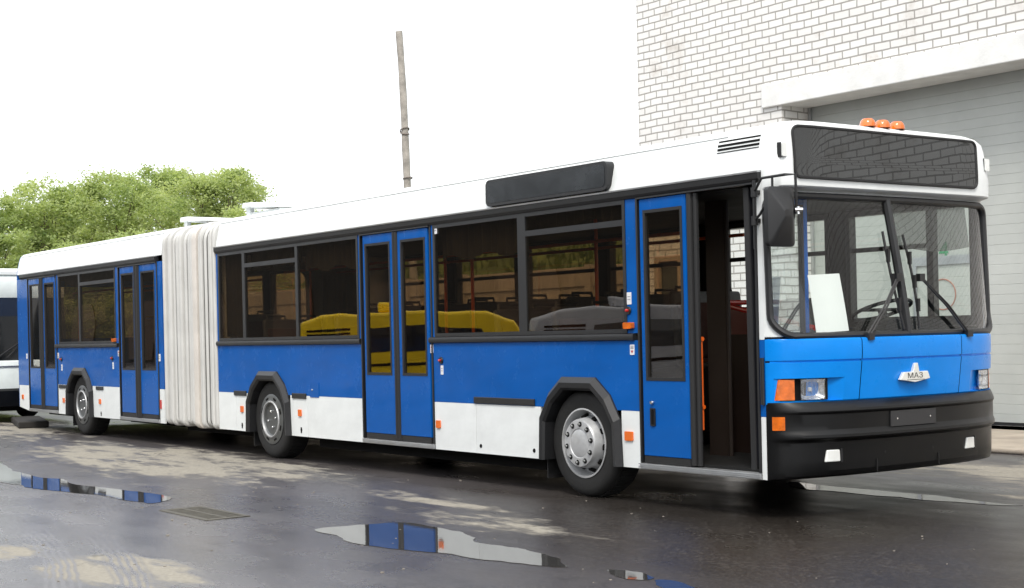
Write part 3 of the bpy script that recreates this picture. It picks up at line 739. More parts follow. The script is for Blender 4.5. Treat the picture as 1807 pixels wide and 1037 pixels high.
# side windows
def side_window(x0, x1, splits=(), transoms=(), z0=1.412, z1=2.518):
    holes = []; xs_ = [x0] + [v for s_ in splits for v in s_] + [x1]
    F = .035; segs = [(xs_[i] + (F if i == 0 else 0), xs_[i + 1] - (F if i == len(xs_) - 2 else 0)) for i in range(0, len(xs_), 2)]
    for i, (a, c) in enumerate(segs):
        if i in transoms: holes += [rect(a, c, z0 + F, 2.305), rect(a, c, 2.355, z1 - F)]
        else: holes.append(rect(a, c, z0 + F, z1 - F))
    fr = MB().prism(rect(x0, x1, z0 + .001, z1), holes, -.006, .035).build('window', M['black'], bus)
    for h in holes:
        xa, xb, za, zb = h[0][0], h[1][0], h[0][1], h[2][1]
        MB().box(xa - .004, xb + .004, .006, .010, za - .004, zb + .004).build('pane', M['glass_tint'], fr)
    return fr
side_window(-4.474, -1.556, [(-3.06, -2.94)], (1,))
side_window(-9.464, -5.951, [(-8.77, -8.70), (-7.385, -7.325)], (1,))
side_window(-15.449, -12.986, [(-14.52, -14.45)], (1,))

# curtains: dark pleated cloth hung inside the windows
def curtain(x0, x1, z0, z1, y=.09):
    n = int((x1 - x0) / .018); b = MB()
    b.grid([[(x0 + (x1 - x0) * i / n, y + .018 * math.sin(i * .9) + .01 * math.sin(i * .31), z if z == z1 else z0 + .03 * math.sin(i * .18)) for i in range(n + 1)] for z in (z0, z1)])
    b.build('curtain', M['curtain'], bus, smooth=True)
curtain(-4.44, -3.08, 2.18, 2.49); curtain(-2.9, -1.6, 2.38, 2.49); curtain(-9.43, -8.80, 1.46, 2.49); curtain(-8.70, -7.4, 2.30, 2.49); curtain(-7.30, -5.98, 2.2, 2.49); curtain(-15.40, -13.05, 2.33, 2.49)

# doors
def leaf(parent, x0, x1, z0=.41, z1=2.505, gl=None, handle=False, lbl=None):
    a, c, za, zb = gl
    d = MB().prism(rect(x0, x1, z0, z1), [rect(a, c, za, zb)], -.004, .032).build('door', M['blue'], parent, bevel=.006, label=lbl)
    MB().box(x0 + .004, x1 - .004, -.002, .03, .352, z0 - .002).build('door_sweep', M['rubber'], d)
    MB().prism(rect(a - .012, c + .012, za - .012, zb + .012), [rect(a + .014, c - .014, za + .014, zb - .014)], -.0075, .034).build('glass_seal', M['rubber'], d)
    MB().box(a + .01, c - .01, .012, .017, za + .01, zb - .01).build('pane', M['glass_tint'], d)
    if handle:
        MB().prism(rrect(-1.285, -1.225, .655, .80, .01), (), -.014, -.0045).build('handle', M['black'], d)
        MB().lathe([(0, -.024), (.012, -.022), (.017, -.012), (.017, 0)], (-1.258, -.0045, .845), 14).build('lock', M['chrome'], d, smooth=True)
        MB().box(-1.262, -1.245, -.024, -.0145, .67, .79).build('handle_grip', M['dark'], d)
    return d
def door_frame(x0, x1, mid=None, sill=True):
    b = MB()
    b.box(x0, x0 + .022, -.009, .045, .352, 2.518); b.box(x1 - .022, x1, -.009, .045, .352, 2.518); b.box(x0 + .022, x1 - .022, -.020, .045, 2.507, 2.5195)
    b.build('door_frame', M['black'], bus)
    if mid:
        m0, m1 = mid; w = (m1 - m0)
        for k in (0, 1): MB().tube([(m0 + w * (.27 + .46 * k), .005, .355), (m0 + w * (.27 + .46 * k), .005, 2.50)], w * .24, 10).build('edge_rubber', M['rubber'], bus, smooth=True)
    if sill:
        b = MB(); b.prism([(-.012, .300), (-.018, .346), (.05, .350), (.05, .300)], (), x0 + .002, x1 - .002, 'yz')
        for k in range(3): b.box(x0 + .004, x1 - .004, -.022, -.016, .308 + .013 * k, .314 + .013 * k)
        b.build('door_sill', M['alu'], bus)
for x0, x1, A_, B_ in ((-5.913, -4.512, (-5.845, -5.245), (-5.14, -4.575)), (-12.873, -11.422, (-12.80, -12.235), (-12.065, -11.475)), (-16.963, -15.532, (-16.90, -16.32), (-16.17, -15.60))):
    leaf(bus, A_[0], A_[1], gl=(A_[0] + .055, A_[1] - .06, 1.035, 2.40)); leaf(bus, B_[0], B_[1], gl=(B_[0] + .065, B_[1] - .055, 1.035, 2.40))
    door_frame(x0, x1, (A_[1], B_[0]))
    MB().box(A_[1] + .003, B_[0] - .003, .035, .05, .355, 2.50).build('centre_strip', M['rubber'], bus)
leaf(bus, -1.375, -.823, gl=(-1.318, -.875, 1.035, 2.40), handle=True, lbl='closed rear leaf of the front door with black handle')
door_frame(-1.418, -.055)
b = MB(); b.tube([(-.790, .012, .36), (-.786, .012, 2.50)], .030, 10); b.tube([(-.735, .02, .36), (-.728, .02, 2.50)], .022, 10); b.build('edge_rubber', M['rubber'], bus, smooth=True)
# the open front leaf, swung inwards to stand square to the side
ol = MB().prism(rect(.06, .60, .41, 2.45), [rect(.12, .54, 1.035, 2.36)], -.135, -.100, 'yz').build('door', M['blue'], bus, bevel=.006, label='open front leaf folded back beside the windscreen')
MB().prism(rect(.108, .552, 1.023, 2.372), [rect(.134, .526, 1.05, 2.346)], -.138, -.097, 'yz').build('glass_seal', M['rubber'], ol)
MB().box(-.120, -.115, .13, .53, 1.045, 2.35).build('pane', glass('mirroring_door_glass', (.75, .78, .78), .36), ol)
b = MB(); b.prism([(-.200, .36), (-.140, .36), (-.165, 2.50), (-.225, 2.50)], (), .03, .085); b.build('door_post', M['rubber'], bus, bevel=.01)
b = MB(); b.box(-1.34, -1.115, .70, .73, .37, 2.50); b.tube([(-1.10, .715, .37), (-1.10, .715, 2.50)], .018, 8); b.box(-.98, -.72, .9, 1.15, .37, .62); b.build('entrance_partition', simple('brown_panel', (.018, .011, .008), .6), bus)
# orange grab rail at the doorway
b = MB(); b.tube([(-.800, .07, 1.37), (-.800, .07, .80)], .013, 8); b.tube([(-.755, .07, 1.37), (-.755, .07, .64)], .013, 8); b.tube([(-.82, .07, 1.355), (-.735, .07, 1.355)], .018, 8); b.tube([(-.82, .07, .82), (-.735, .07, .82)], .018, 8)
b.build('grab_rail', M['rail'], bus, smooth=True)

# destination display on the side
b = MB(); b.prism(rrect(-3.50, -1.73, 2.615, 2.862, .055), (), -.040, .12); sdsp = b.build('side_display', M['black'], bus, bevel=.012)
MB().prism(rrect(-3.47, -1.76, 2.645, 2.835, .04), (), -.043, -.0405).build('display_glass', M['display_side'], sdsp)
# vent grille
b = MB()
def cove(z): return .012 + (z - 2.68) / (2.85 - 2.68) * .038 if z < 2.85 else .05 + (z - 2.85) / .06 * .025
for k in range(4):
    z = 2.878 - k * .030; h = .018 if k < 3 else .006
    b.obox((-.27, cove(z) - .001, z - h / 2), (.222, 0, 0), (0, .004, 0), (0, .2 * h / 2, h / 2))
vg = b.build('vent_grille', M['dark'], bus)
# reflectors, locks, strips, fuel flap, stickers, buttons
for x, z in ((-8.85, .57), (-7.34, .57), (-4.44, .55), (-1.56, .56), (-17.31, .53), (-15.28, .52), (-13.69, .54)):
    w_ = .036 if x != -1.56 else .05
    r_ = MB().prism(rrect(x - w_, x + w_, z - .038, z + .038, .008), (), -.014, .0).build('reflector', M['orange'], bus)
MB().box(-11.40, -11.36, -.012, 0, .50, .62).build('reflector', M['red'], bus)
for x, z in ((-8.86, .37), (-7.32, .375), (-3.72, .37), (-2.88, .37), (-15.17, .36), (-13.66, .36)):
    b = MB(); b.lathe([(0, -.006), (.016, -.006), (.020, 0)], (x, 0, z), 14)
    if x < -5: b.box(x - .012, x + .012, -.005, 0, z - .035, z + .03)
    b.build('lock', M['dark'], bus)
for x0, x1, z0, z1 in ((-3.81, -2.85, .775, .835), (-9.06, -8.72, .735, .795), (-7.52, -7.18, .735, .795), (-15.48, -15.12, .71, .765), (-13.84, -13.54, .715, .765)):
    MB().box(x0, x1, -.014, 0, z0, z1).build('flap_hinge', M['black'], bus, bevel=.004)
MB().prism(rrect(-7.09, -6.88, .755, .925, .01), (), -.006, 0).build('fuel_flap', M['blue'], bus, bevel=.003)
MB().lathe([(0, -.008), (.010, -.006), (.012, 0)], (-7.03, -.006, .84), 12).build('flap_lock', M['chrome'], bus)
def sticker(x, z, w=.045, h=.085, tri=0, lines=True):
    s_ = MB().prism(rrect(x - w / 2, x + w / 2, z - h / 2, z + h / 2, .006), (), -.004, .0).build('sticker', M['sticker'], bus)
    if tri:
        zc = z + tri * .018; t_ = .016
        MB().prism([(x - t_, zc - tri * .012), (x + t_, zc - tri * .012), (x, zc + tri * .014)], (), -.0055, -.0042).build('sticker_arrow', M['sticker_red'], s_)
    b = MB(); n = 3 if tri else 2
    for k in range(n):
        zz = (z - tri * .010 - tri * k * .010) if tri else z + .014 - k * .022
        b.box(x - w * .34, x + w * .34, -.0055, -.0042, zz - .002, zz + .002)
    b.build('sticker_print', M['sticker_ink'], s_)
sticker(-4.535, 1.295, tri=1, w=.05); sticker(-1.50, 1.275, tri=-1, w=.055); sticker(-4.36, 1.085, h=.09); sticker(-1.525, 1.70, h=.10, w=.055); sticker(-4.42, 2.47, w=.05)
sticker(-7.355, 2.47, w=.05); sticker(-15.50, 1.23, tri=1, w=.06); sticker(-12.90, 1.26, tri=1, w=.06); sticker(-11.40, 1.20, w=.07, h=.1); sticker(-13.13, 1.08, h=.1, w=.05); sticker(-15.34, 1.04, h=.1, w=.05); sticker(-1.44, .325, w=.028, h=.03); sticker(-17.06, 1.22, w=.07)
for x, z in ((-4.37, 1.18), (-1.535, 1.60), (-13.15, 1.19), (-15.35, 1.17)):
    k_ = MB().lathe([(0, -.012), (.030, -.012), (.034, -.006), (.034, 0)], (x, -.002, z), 18).build('door_button', M['black'], bus, smooth=True)
    MB().lathe([(0, -.026), (.008, -.025), (.013, -.018), (.013, 0)], (x, -.013, z), 14).build('button_cap', M['red'], k_, smooth=True)
for x, z in ((-1.515, 1.475), (-13.03, 1.455)):
    MB().prism(rrect(x - .05, x + .05, z - .026, z + .026, .01), (), -.045, -.003).build('side_indicator', M['orange_lamp'], bus, bevel=.01)

# ---- bellows joint
def rr_loop(y0, y1, z0, z1, r):
    pts = []; q = r * .4
    for cy, cz, a0, rr in ((y1 - q, z0 + q, -90, q), (y1 - r, z1 - r, 0, r), (y0 + r, z1 - r, 90, r), (y0 + q, z0 + q, 180, q)):
        for i in range(7): a = R(a0 + 15 * i); pts.append((cy + rr * math.cos(a), cz + rr * math.sin(a)))
    return pts
def bellow(x0, x1, n, seed):
    rnd = random.Random(seed); rows = []; hoops = []
    ws = [rnd.uniform(.7, 1.3) for _ in range(n)]; tot = sum(ws); x = x0
    for i in range(n):
        hoops.append(x + rnd.uniform(-.006, .006)); w = (x1 - x0) * ws[i] / tot; amp = rnd.uniform(.110, .150); sh = rnd.uniform(-.12, .12) * w
        for fr, a in ((0, .0), (.14, .0), (.17, .55), (.25, .92), (.42, 1.0), (.72, 1.0), (.90, .92), (.97, .55)):
            d = .125 - amp * a; lp = rr_loop(d, 2.5 - d, .30 + d * .8, 2.945 - d, .22)
            rows.append([(x + w * fr + sh * math.sin(a * 1.57) * (.4 + .6 * math.sin((pz - .3) * 1.1)) + .008 * noise.noise(Vector((i * 3.1, pz * 4, fr))), py + (.010 * noise.noise(Vector((i * 7.3, pz * 3, fr * 2)))), pz) for py, pz in lp])
        x += w
    hoops.append(x1)
    lp = rr_loop(.10, 2.40, .37, 2.85, .20); rows.append([(x1, py, pz) for py, pz in lp])
    rows = [r_ + [r_[0]] for r_ in rows]
    b = MB(); b.grid(rows); bl = b.build('bellows', M['bellows'], bus, smooth=True, angle=38)
    for xh in hoops[1:-1]:  # dark grey hoops added to draw the shade in the fold grooves
        d = rnd.uniform(.015, .045); lp = rr_loop(d, 2.5 - d, .30 + d, 2.93 - d, .21)
        MB().tube([(xh + .012 * math.sin(pz * 1.4 + xh * 9), py, pz) for py, pz in lp], rnd.uniform(.006, .010), 5, closed=True).build('fold_shade_hoop', M['fold_shade'], bl)
bellow(-11.27, -10.235, 9, 2); bellow(-10.10, -9.525, 6, 5)
b = MB()
lo_ = rr_loop(-.012, 2.512, .275, 2.955, .22); li_ = rr_loop(.10, 2.40, .40, 2.88, .16)
for xa, xb in ((-10.235, -10.10),):
    b.grid([[(xa, *p) for p in li_ + li_[:1]], [(xa, *p) for p in lo_ + lo_[:1]], [(xa * .5 + xb * .5, p[0] + (1.25 - p[0]) * -.01, p[1]) for p in lo_ + lo_[:1]], [(xb, *p) for p in lo_ + lo_[:1]], [(xb, *p) for p in li_ + li_[:1]]])
b.build('joint_ring', simple('joint_ring_paint', (.66, .62, .57), .6), bus, smooth=True)
MB().box(-11.3, -9.5, .4, 2.1, .30, .34).build('turntable', M['under'], bus)
for x0, x1 in ((-11.30, -11.265), (-9.53, -9.50)):
    MB().prism([(y, z) for y, z in rr_loop(.03, 2.47, .31, 2.93, .2)], [rr_loop(.35, 2.15, .38, 2.4, .15)], x0, x1, 'yz').build('end_frame', M['white'], bus)
# rear end wall
b = MB(); b.prism([(0.0, .36), (2.5, .36), (2.5, 2.6)] + [(y, z) for y, z in RP2[::-1]], [rect(.4, 2.1, 1.5, 2.4)], -17.52, -17.495, 'yz'); b.build('rear_panel', M['blue'], bus)
MB().box(-17.51, -17.505, .4, 2.1, 1.5, 2.4).build('rear_window', M['glass_tint'], bus)
# roof hatches standing open
for x, y in ((-11.78, .50), (-9.46, .34)):
    b = MB(); L_ = .95
    b.prism([(x, 3.10), (x + .25, 3.10), (x + .27, 3.085), (x + L_, 3.045), (x + L_, 3.075), (x + .28, 3.135), (x + .26, 3.16), (x + .02, 3.165)], (), y, y + 1.1)
    h_ = b.build('roof_hatch', M['white'], bus, bevel=.012)
    b = MB(); b.box(x + .02, x + .12, y + .06, y + .12, 2.97, 3.10); b.box(x + .02, x + .12, y + .95, y + 1.01, 2.97, 3.10); b.box(x + .1, x + .9, y + .08, y + 1.0, 2.96, 3.04); b.build('hatch_frame', M['white'], h_)

# ---- front end: lofted over z rows; plan curve x(s) = Xf*(1-|s|^n)^e, s = -1..1 across the width
def fx(s, Xf, n=3.0, e=.55): return Xf * max(0.0, 1 - abs(s) ** n) ** e
def cols(extra=(), k=40, s0=-1.0, s1=1.0):
    c = {round(s0 + (s1 - s0) * .5 * (1 - math.cos(math.pi * i / k)), 5) for i in range(k + 1)} | {round(x, 5) for x in extra if s0 < x < s1}
    return sorted(c)
S = lambda y: (y - 1.25) / 1.25
def loft(rows, cs, off=None):
    out = []
    for row in rows:
        z, Xf, n, e, w = (list(row) + [3.0, .55, 1.0][len(row) - 2:])[:5]
        out.append([(fx(s_, Xf, n, e) - (off(1.25 + 1.25 * s_, z) if off else 0), 1.25 + 1.25 * s_ * w, z) for s_ in cs])
    return out
NXF = lambda z: .325 + (.372 - .325) * min(1, max(0, (z - .86) / .35))       # nose
# nose: three painted panels with narrow seams, groove and headlamp pockets
def pocket(y, z):
    d = 0
    if abs(z - 1.178) < .0065: d += .012
    yy = y if y < 1.25 else 2.5 - y
    if .885 < z < 1.052:
        if yy < .36 and yy > .02: d += .050 * min(1, (yy - .0) / .12)
        elif .36 <= yy < .52: d += .050 * (1 - (yy - .36) / .16)
    return d
zr = [.862, .868, .884, .8851, .92, .97, 1.02, 1.0519, 1.053, 1.07, 1.10, 1.14, 1.170, 1.1716, 1.178, 1.1844, 1.186, 1.22, 1.27, 1.315, 1.338, 1.345]
def nose(y0, y1):
    ex = [S(v) for v in (.021, .03, .06, .09, .12, .2, .3, .359, .361, .40, .44, .48, .52)]; ex += [-x for x in ex]
    cs = cols(ex, 46, S(y0), S(y1))
    def xf(z): return NXF(z) - (.03 if z < .864 else .012 if z < .87 else 0) - (.02 if z > 1.34 else .004 if z > 1.33 else 0)
    b = MB(); b.grid(loft([(z, xf(z)) for z in zr], cs, pocket)); return b
nose(0.0, .668).build('nose_panel', M['blue_lit'], bus, smooth=True, angle=25)
nose(.676, 1.824).build('nose_panel', M['blue_lit'], bus, smooth=True, angle=25)
nose(1.832, 2.5).build('nose_panel', M['blue_lit'], bus, smooth=True, angle=25)
b = MB(); b.grid(loft([(z, NXF(z) - .075) for z in (.80, .9, 1.1, 1.36)], cols((), 30))); b.build('nose_backing', M['dark'], bus)
b = MB(); b.grid(loft([(1.344, .352), (1.352, .20), (1.352, .02)], cols((), 30))); b.build('nose_ledge', M['blue_lit'], bus)
# headlamps, indicators
def patch(y0, y1, z0, z1, X, depth, skew=0, skew1=0, ny=8, nz=5):
    b = MB(); rows_f = []; rows_b = []
    for j in range(nz + 1):
        z = z0 + (z1 - z0) * j / nz; ya, yb = y0 + skew * j / nz, y1 + skew1 * j / nz
        rf = []; rb = []
        for i in range(ny + 1):
            y = ya + (yb - ya) * i / ny; x = fx(S(y), X); rf.append((x, y, z)); rb.append((x - depth, y, z))
        rows_f.append(rf); rows_b.append(rb)
    b.grid(rows_f); b.grid([r_[::-1] for r_ in rows_b])
    per_f = rows_f[0] + [r_[-1] for r_ in rows_f[1:]] + rows_f[-1][::-1][1:] + [r_[0] for r_ in rows_f[::-1][1:]]
    per_b = rows_b[0] + [r_[-1] for r_ in rows_b[1:]] + rows_b[-1][::-1][1:] + [r_[0] for r_ in rows_b[::-1][1:]]
    b.grid([per_f, per_b]); return b
for sgn in (0, 1):
    mir = (lambda a, c: (a, c)) if sgn == 0 else (lambda a, c: (2.5 - c, 2.5 - a))
    y0, y1 = mir(.175, .365); X_ = fx(S((y0 + y1) / 2), .325); yc_, hw = (y0 + y1) / 2, (y1 - y0) / 2
    b = MB(); rings = []
    for k in (1.0, .94, .8, .6, .4, .2, .06):
        ring = []
        for q in range(29):
            a = q * math.pi / 14; ca, sa = math.cos(a), math.sin(a); pw_ = .35 + .65 * (1 - k)
            yy = yc_ + hw * k * math.copysign(abs(ca) ** pw_, ca); zz = .9685 + .0745 * k * math.copysign(abs(sa) ** pw_, sa)
            ring.append((fx(S(yy), .322) - .075 * (1 - k * k), yy, zz))
        rings.append(ring)
    b.grid(rings); h_ = b.build('headlight', M['reflector'], bus, smooth=True)
    MB().obox((X_ - .045, yc_, .968), (.02, 0, 0), (0, .016, 0), (0, 0, .016)).build('bulb', M['lens_clear'], h_, bevel=.008)
    patch(y0, y1, .892, 1.045, .328, .003, ny=16).build('headlight_cover', M['cover'], h_, smooth=True)
    for q in range(6):
        yf_ = y0 + (y1 - y0) * (q + .5) / 6; patch(yf_ - .004, yf_ + .004, .895, 1.042, .3295, .0035, ny=2).build('lens_flute', M['cover'], h_)
    y0, y1 = (.362, .382) if sgn == 0 else (2.318, 2.340); patch(y0, y1, .890, 1.047, .328, .07).build('rim_and_pocket_shade', M['dark'], h_)  # far lamp's dark strip stands for shade in its pocket
    yc = mir(.27, .27)[0]
    y0, y1 = mir(.026, .135); patch(y0, y1, .892, 1.045, .320, .05, .018 if sgn == 0 else 0, 0 if sgn == 0 else -.018).build('turn_signal', M['orange_lamp'], bus, smooth=True)
# black bar on the corner seam beside the nose
MB().tube([(-.020, -.012, .86), (-.020, -.012, 1.21)], .016, 8).build('hinge_bar', M['black'], bus, smooth=True)
# emblem
EM = [(1.066, 1.011), (1.108, 1.068), (1.216, 1.069), (1.238, 1.136), (1.272, 1.136), (1.287, 1.069), (1.386, 1.070), (1.412, 1.013), (1.238, .987)]
em = MB().prism(EM, (), .352, .382, 'yz').build('emblem', M['emblem'], bus, bevel=.004)
text_mesh('\u041c\u0410\u0417', .056, 'emblem_letters', M['emblem_ink'], em, (.3826, 1.236, 1.038), (0, 1.5, 0), (0, 0, 1), .0005)
MB().box(.3822, .3832, 1.14, 1.345, 1.006, 1.010).build('emblem_line', M['emblem_ink'], em)
# bumper
br = [(.876, .30), (.874, .338), (.866, .352), (.845, .380), (.822, .404), (.806, .412), (.797, .408), (.791, .396), (.782, .388), (.700, .386), (.668, .386), (.660, .390), (.645, .405), (.632, .418), (.612, .420), (.602, .412), (.592, .385), (.582, .352), (.572, .340), (.54, .338), (.44, .334), (.36, .325), (.325, .305), (.308, .27), (.300, .20), (.302, .02)]
b = MB(); b.grid(loft(br, cols((), 60))); bump = b.build('bumper', M['bumper'], bus, smooth=True, angle=19)
for y in (.405, 1.955):
    fl = patch(y - .068, y + .062, .425, .515, .350, .05, .016, -.004, 8, 6).build('fog_light', M['lens_clear'], bump, bevel=.008)
    patch(y + .066, y + .080, .420, .520, .349, .05).build('fog_light_rim', M['red'] if False else M['black'], fl)
pl = patch(.93, 1.45, .645 + .018, .780, .398, .012).build('number_plate', M['plate'], bump)
for y in (1.0, 1.38):
    patch(y - .006, y + .006, .715, .727, .401, .004).build('plate_screw', M['chrome'], pl)
patch(.010, .058, .655 + .015, .770, .402, .03).build('side_marker', M['orange_lamp'], bump)
for y in (.84, 1.55): patch(y - .003, y + .003, .325, .42, .338, .006).build('bumper_seam', M['rubber'], bump)
for y in (.93, 1.48): patch(y - .008, y + .008, .46, .476, .337, .004).build('bumper_bolt', M['rubber'], bump)
# windscreen: glass, rubber, white surround
WZ0, WZ1 = 1.362, 2.420
WX = lambda z: .305 + (.118 - .305) * ((z - WZ0) / (WZ1 - WZ0)) ** 1.15 if z > WZ0 else .305
WY0 = .015
def wside(z):
    r_ = .16
    if z < WZ0 + r_: return WY0 + r_ - math.sqrt(max(0, r_ * r_ - (WZ0 + r_ - z) ** 2))
    r_ = .10
    if z > WZ1 - r_: return WY0 + r_ - math.sqrt(max(0, r_ * r_ - (z - WZ1 + r_) ** 2))
    return WY0
zs_ = [WZ0 + .001 + (WZ1 - WZ0 - .002) * .5 * (1 - math.cos(math.pi * i / 34)) for i in range(35)]
wsx = lambda y, z: fx(S(y), WX(z), 3.0, .55)
def wgrid(ya, yb, k=30):
    rows = []
    for z in zs_:
        a = max(ya, wside(z)) if ya < 1.25 else ya; c = min(yb, 2.5 - wside(z)) if yb > 1.25 else yb
        # denser towards the wrapped corner
        ss = [S(a) + (S(c) - S(a)) * (.5 * (1 - math.cos(math.pi * i / k))) for i in range(k + 1)]
        rows.append([(fx(q, WX(z)), 1.25 + 1.25 * q, z) for q in ss])
    return rows
ws = MB()
per = []
for i in range(41): per.append((wside(zs_[0]) + (2.5 - 2 * wside(zs_[0])) * i / 40, zs_[0]))
for z in zs_[1:]: per.append((2.5 - wside(z), z))
for i in range(1, 41): per.append((2.5 - wside(zs_[-1]) - (2.5 - 2 * wside(zs_[-1])) * i / 40, zs_[-1]))
for z in zs_[::-1][1:-1]: per.append((wside(z), z))
ws.tube([(wsx(y, z) + .006, y - (.006 if y < .1 else -.006 if y > 2.4 else 0), z) for y, z in per], .027, 8, closed=True)
wso = ws.build('windscreen', M['black'], bus, smooth=True)
b = MB(); b.grid(wgrid(0, 1.243)); b.build('pane', M['windscreen'], wso, smooth=True)
b = MB(); b.grid(wgrid(1.257, 2.5)); b.build('pane', M['windscreen'], wso, smooth=True)
b = MB(); b.tube([(wsx(1.25, z) + .004, 1.25, z) for z in zs_], .034, 8); b.build('centre_bar', M['black'], wso, smooth=True)
# white corner surround, set just behind the rubber
for sd_ in (0, 1):
    rows = []
    for z in zs_:
        a = wside(z) + .012; rows.append([((wsx(y, z) - .004), y if sd_ == 0 else 2.5 - y, z) for y in [a * i / 6 for i in range(7)]])
    b = MB(); b.grid(rows); b.build('corner_panel', M['white'], bus, smooth=True)
    MB().box(-.052, -.002, -.001 if sd_ == 0 else 2.472, .028 if sd_ == 0 else 2.501, 1.345, 2.515).build('corner_pillar', M['white'], bus)
# header and front display box
HB = [(2.400, .110, 3.0, .55, 1.0), (2.452, .102, 3.0, .55, 1.0), (2.462, .110, 4.0, .5, 1.0), (2.474, .180, 14, .5, 1.0), (2.484, .192, 14, .5, 1.0), (2.60, .197, 14, .5, 1.0), (2.68, .197, 14, .5, .990), (2.85, .193, 14, .5, .960), (2.91, .188, 14, .5, .942), (2.952, .172, 12, .5, .90), (2.975, .14, 10, .5, .84), (2.990, .08, 8, .5, .75), (2.998, .0, 8, .5, .6)]
b = MB(); b.grid(loft(HB, cols((), 56))); b.build('front_display_box', M['white'], bus, smooth=True, angle=32)
b = MB(); b.box(-.05, .0, .02, 2.48, 2.50, 2.60); b.build('header_lining', M['int_dark'], bus)
bx = lambda y, z: fx(S(y) / (1 - .04 * max(0, (z - 2.68) / .17)), .197 - .004 * max(0, (z - 2.68) / .17), 14, .5)
D0, D1, E0, E1 = .165, 2.235, 2.545, 2.925
def dside(z, r_=.05):
    if z < E0 + r_: return r_ - math.sqrt(max(0, r_ * r_ - (E0 + r_ - z) ** 2))
    if z > E1 - r_: return r_ - math.sqrt(max(0, r_ * r_ - (z - E1 + r_) ** 2))
    return 0
zd = [E0 + (E1 - E0) * .5 * (1 - math.cos(math.pi * i / 20)) for i in range(21)]
b = MB(); b.grid([[(bx(y, z) + .006, y, z) for y in [D0 + dside(z) + (D1 - D0 - 2 * dside(z)) * i / 24 for i in range(25)]] for z in zd])
fd = b.build('front_display', M['display'], bus, smooth=True)
per = [(D0 + .05 + (D1 - D0 - .1) * i / 24, E0) for i in range(25)] + [(D1 - dside(z), z) for z in zd[1:-1]] + [(D1 - .05 - (D1 - D0 - .1) * i / 24, E1) for i in range(25)] + [(D0 + dside(z), z) for z in zd[::-1][1:-1]]
b = MB(); b.tube([(bx(y, z) + .004, y, z) for y, z in per], .012, 6, closed=True); b.build('display_seal', M['rubber'], fd, smooth=True)
for y in (.083, 2.375):
    mk = MB().prism(rrect(y - .022, y + .022, 2.695, 2.795, .008), (), bx(y, 2.74) - .03, bx(y, 2.74) + .022, 'yz').build('marker_lamp', M['lens_clear'], bus, bevel=.006)
    MB().box(bx(y, 2.74) - .03, bx(y, 2.74) + .010, y - .026, y - .0225, 2.69, 2.80).build('lamp_base', M['rubber'], mk)
for y in (1.085, 1.255, 1.425):
    b = MB(); vs = []
    prof = [(.062, 0), (.062, .022), (.055, .045), (.038, .062), (.0, .068)]
    rows = [[(.10 + r_ * math.cos(a * math.pi / 12), y + r_ * math.sin(a * math.pi / 12), 2.984 + h) for a in range(25)] for r_, h in prof]
    b.grid(rows); b.build('roof_lamp', M['orange_lamp'], bus, smooth=True)
# wipers
def wiper(base, el, top, bot, out):
    P_ = lambda q, o: Vector((wsx(q[0], q[1]) + o, q[0], q[1]))
    b = MB(); mid = ((base[0] + el[0]) / 2, (base[1] + el[1]) / 2)
    for dy in (-.016, .016):
        b.tube([P_((base[0] + dy, base[1]), .05), P_((mid[0] + dy, mid[1]), .07), P_((el[0] + dy * .6, el[1]), .055)], .0085, 6)
    b.obox(P_((base[0], base[1] - .01), .05), (.03, 0, 0), (0, .03, 0), (0, 0, .025)); b.obox(P_(el, .05), (.02, 0, 0), (0, .03, 0), (0, 0, .03))
    w_ = b.build('wiper', M['black'], bus, smooth=True)
    b = MB(); n = 12; pts_ = []
    for i in range(n + 1):
        t_ = i / n; y = top[0] + (bot[0] - top[0]) * t_ + out * math.sin(math.pi * t_); z = top[1] + (bot[1] - top[1]) * t_; pts_.append(P_((y, z), .022))
    b.tube(pts_, .011, 6); 
    for t_ in (.25, .5, .75):
        p = pts_[int(t_ * n)]; b.obox(p + Vector((.012, 0, 0)), (.012, 0, 0), (0, .012, 0), (0, 0, .05))
    b.build('blade', M['rubber'], w_, smooth=True)
wiper((.76, 1.36), (1.17, 1.80), (1.12, 2.16), (1.19, 1.40), -.02); wiper((1.93, 1.36), (1.44, 1.80), (1.35, 2.14), (1.37, 1.40), .02)
# mirror, near side
b = MB(); my0, my1, mz0, mz1 = -.200, .075, 2.020, 2.455; mx = .235
rim_ = rrect(my0, my1, mz0, mz1, .04, 4); mid_ = rrect(my0 + .02, my1 - .02, mz0 + .025, mz1 - .025, .04, 4); ap_ = rrect(my0 + .085, my1 - .105, mz0 + .20, mz1 - .17, .02, 4)
rows = [[(mx - .02, *p) for p in rim_], [(mx + .02, *p) for p in rim_], [(mx + .035, *p) for p in mid_], [(mx + .105, *p) for p in ap_], [(mx + .108, my0 + .13, mz0 + .23) for p in ap_]]
b.grid([r_ + [r_[0]] for r_ in rows]); mir_ = b.build('wing_mirror', M['black'], bus, smooth=True, angle=20)
MB().prism(rrect(my0 + .012, my1 - .012, mz0 + .012, mz1 - .012, .035), (), mx - .018, mx - .012, 'yz').build('mirror_glass', M['chrome'], mir_)
b = MB()
b.tube([(-.03, -.045, 2.44), (.10, -.10, 2.53), (.26, -.02, 2.545), (.30, .045, 2.545), (.30, .050, 2.33), (.26, .055, 2.22)], .011, 8)
b.tube([(-.03, -.045, 2.23), (.05, -.07, 2.27), (.20, -.12, 2.38)], .010, 8)
b.tube([(.17, -.06, 2.54), (.17, -.06, 2.45)], .009, 8)
b.tube([(-.03, -.045, 2.02), (-.03, -.045, 2.53)], .012, 8); b.build('mirror_arm', M['black'], mir_, smooth=True)
b = MB()
for z in (2.44, 2.23): b.tube([(-.03, -.045, z - .035), (-.03, -.045, z + .035)], .026, 10); b.box(-.045, -.01, -.045, .0, z - .015, z + .015)
b.build('mirror_bracket', M['black'], mir_, smooth=True)
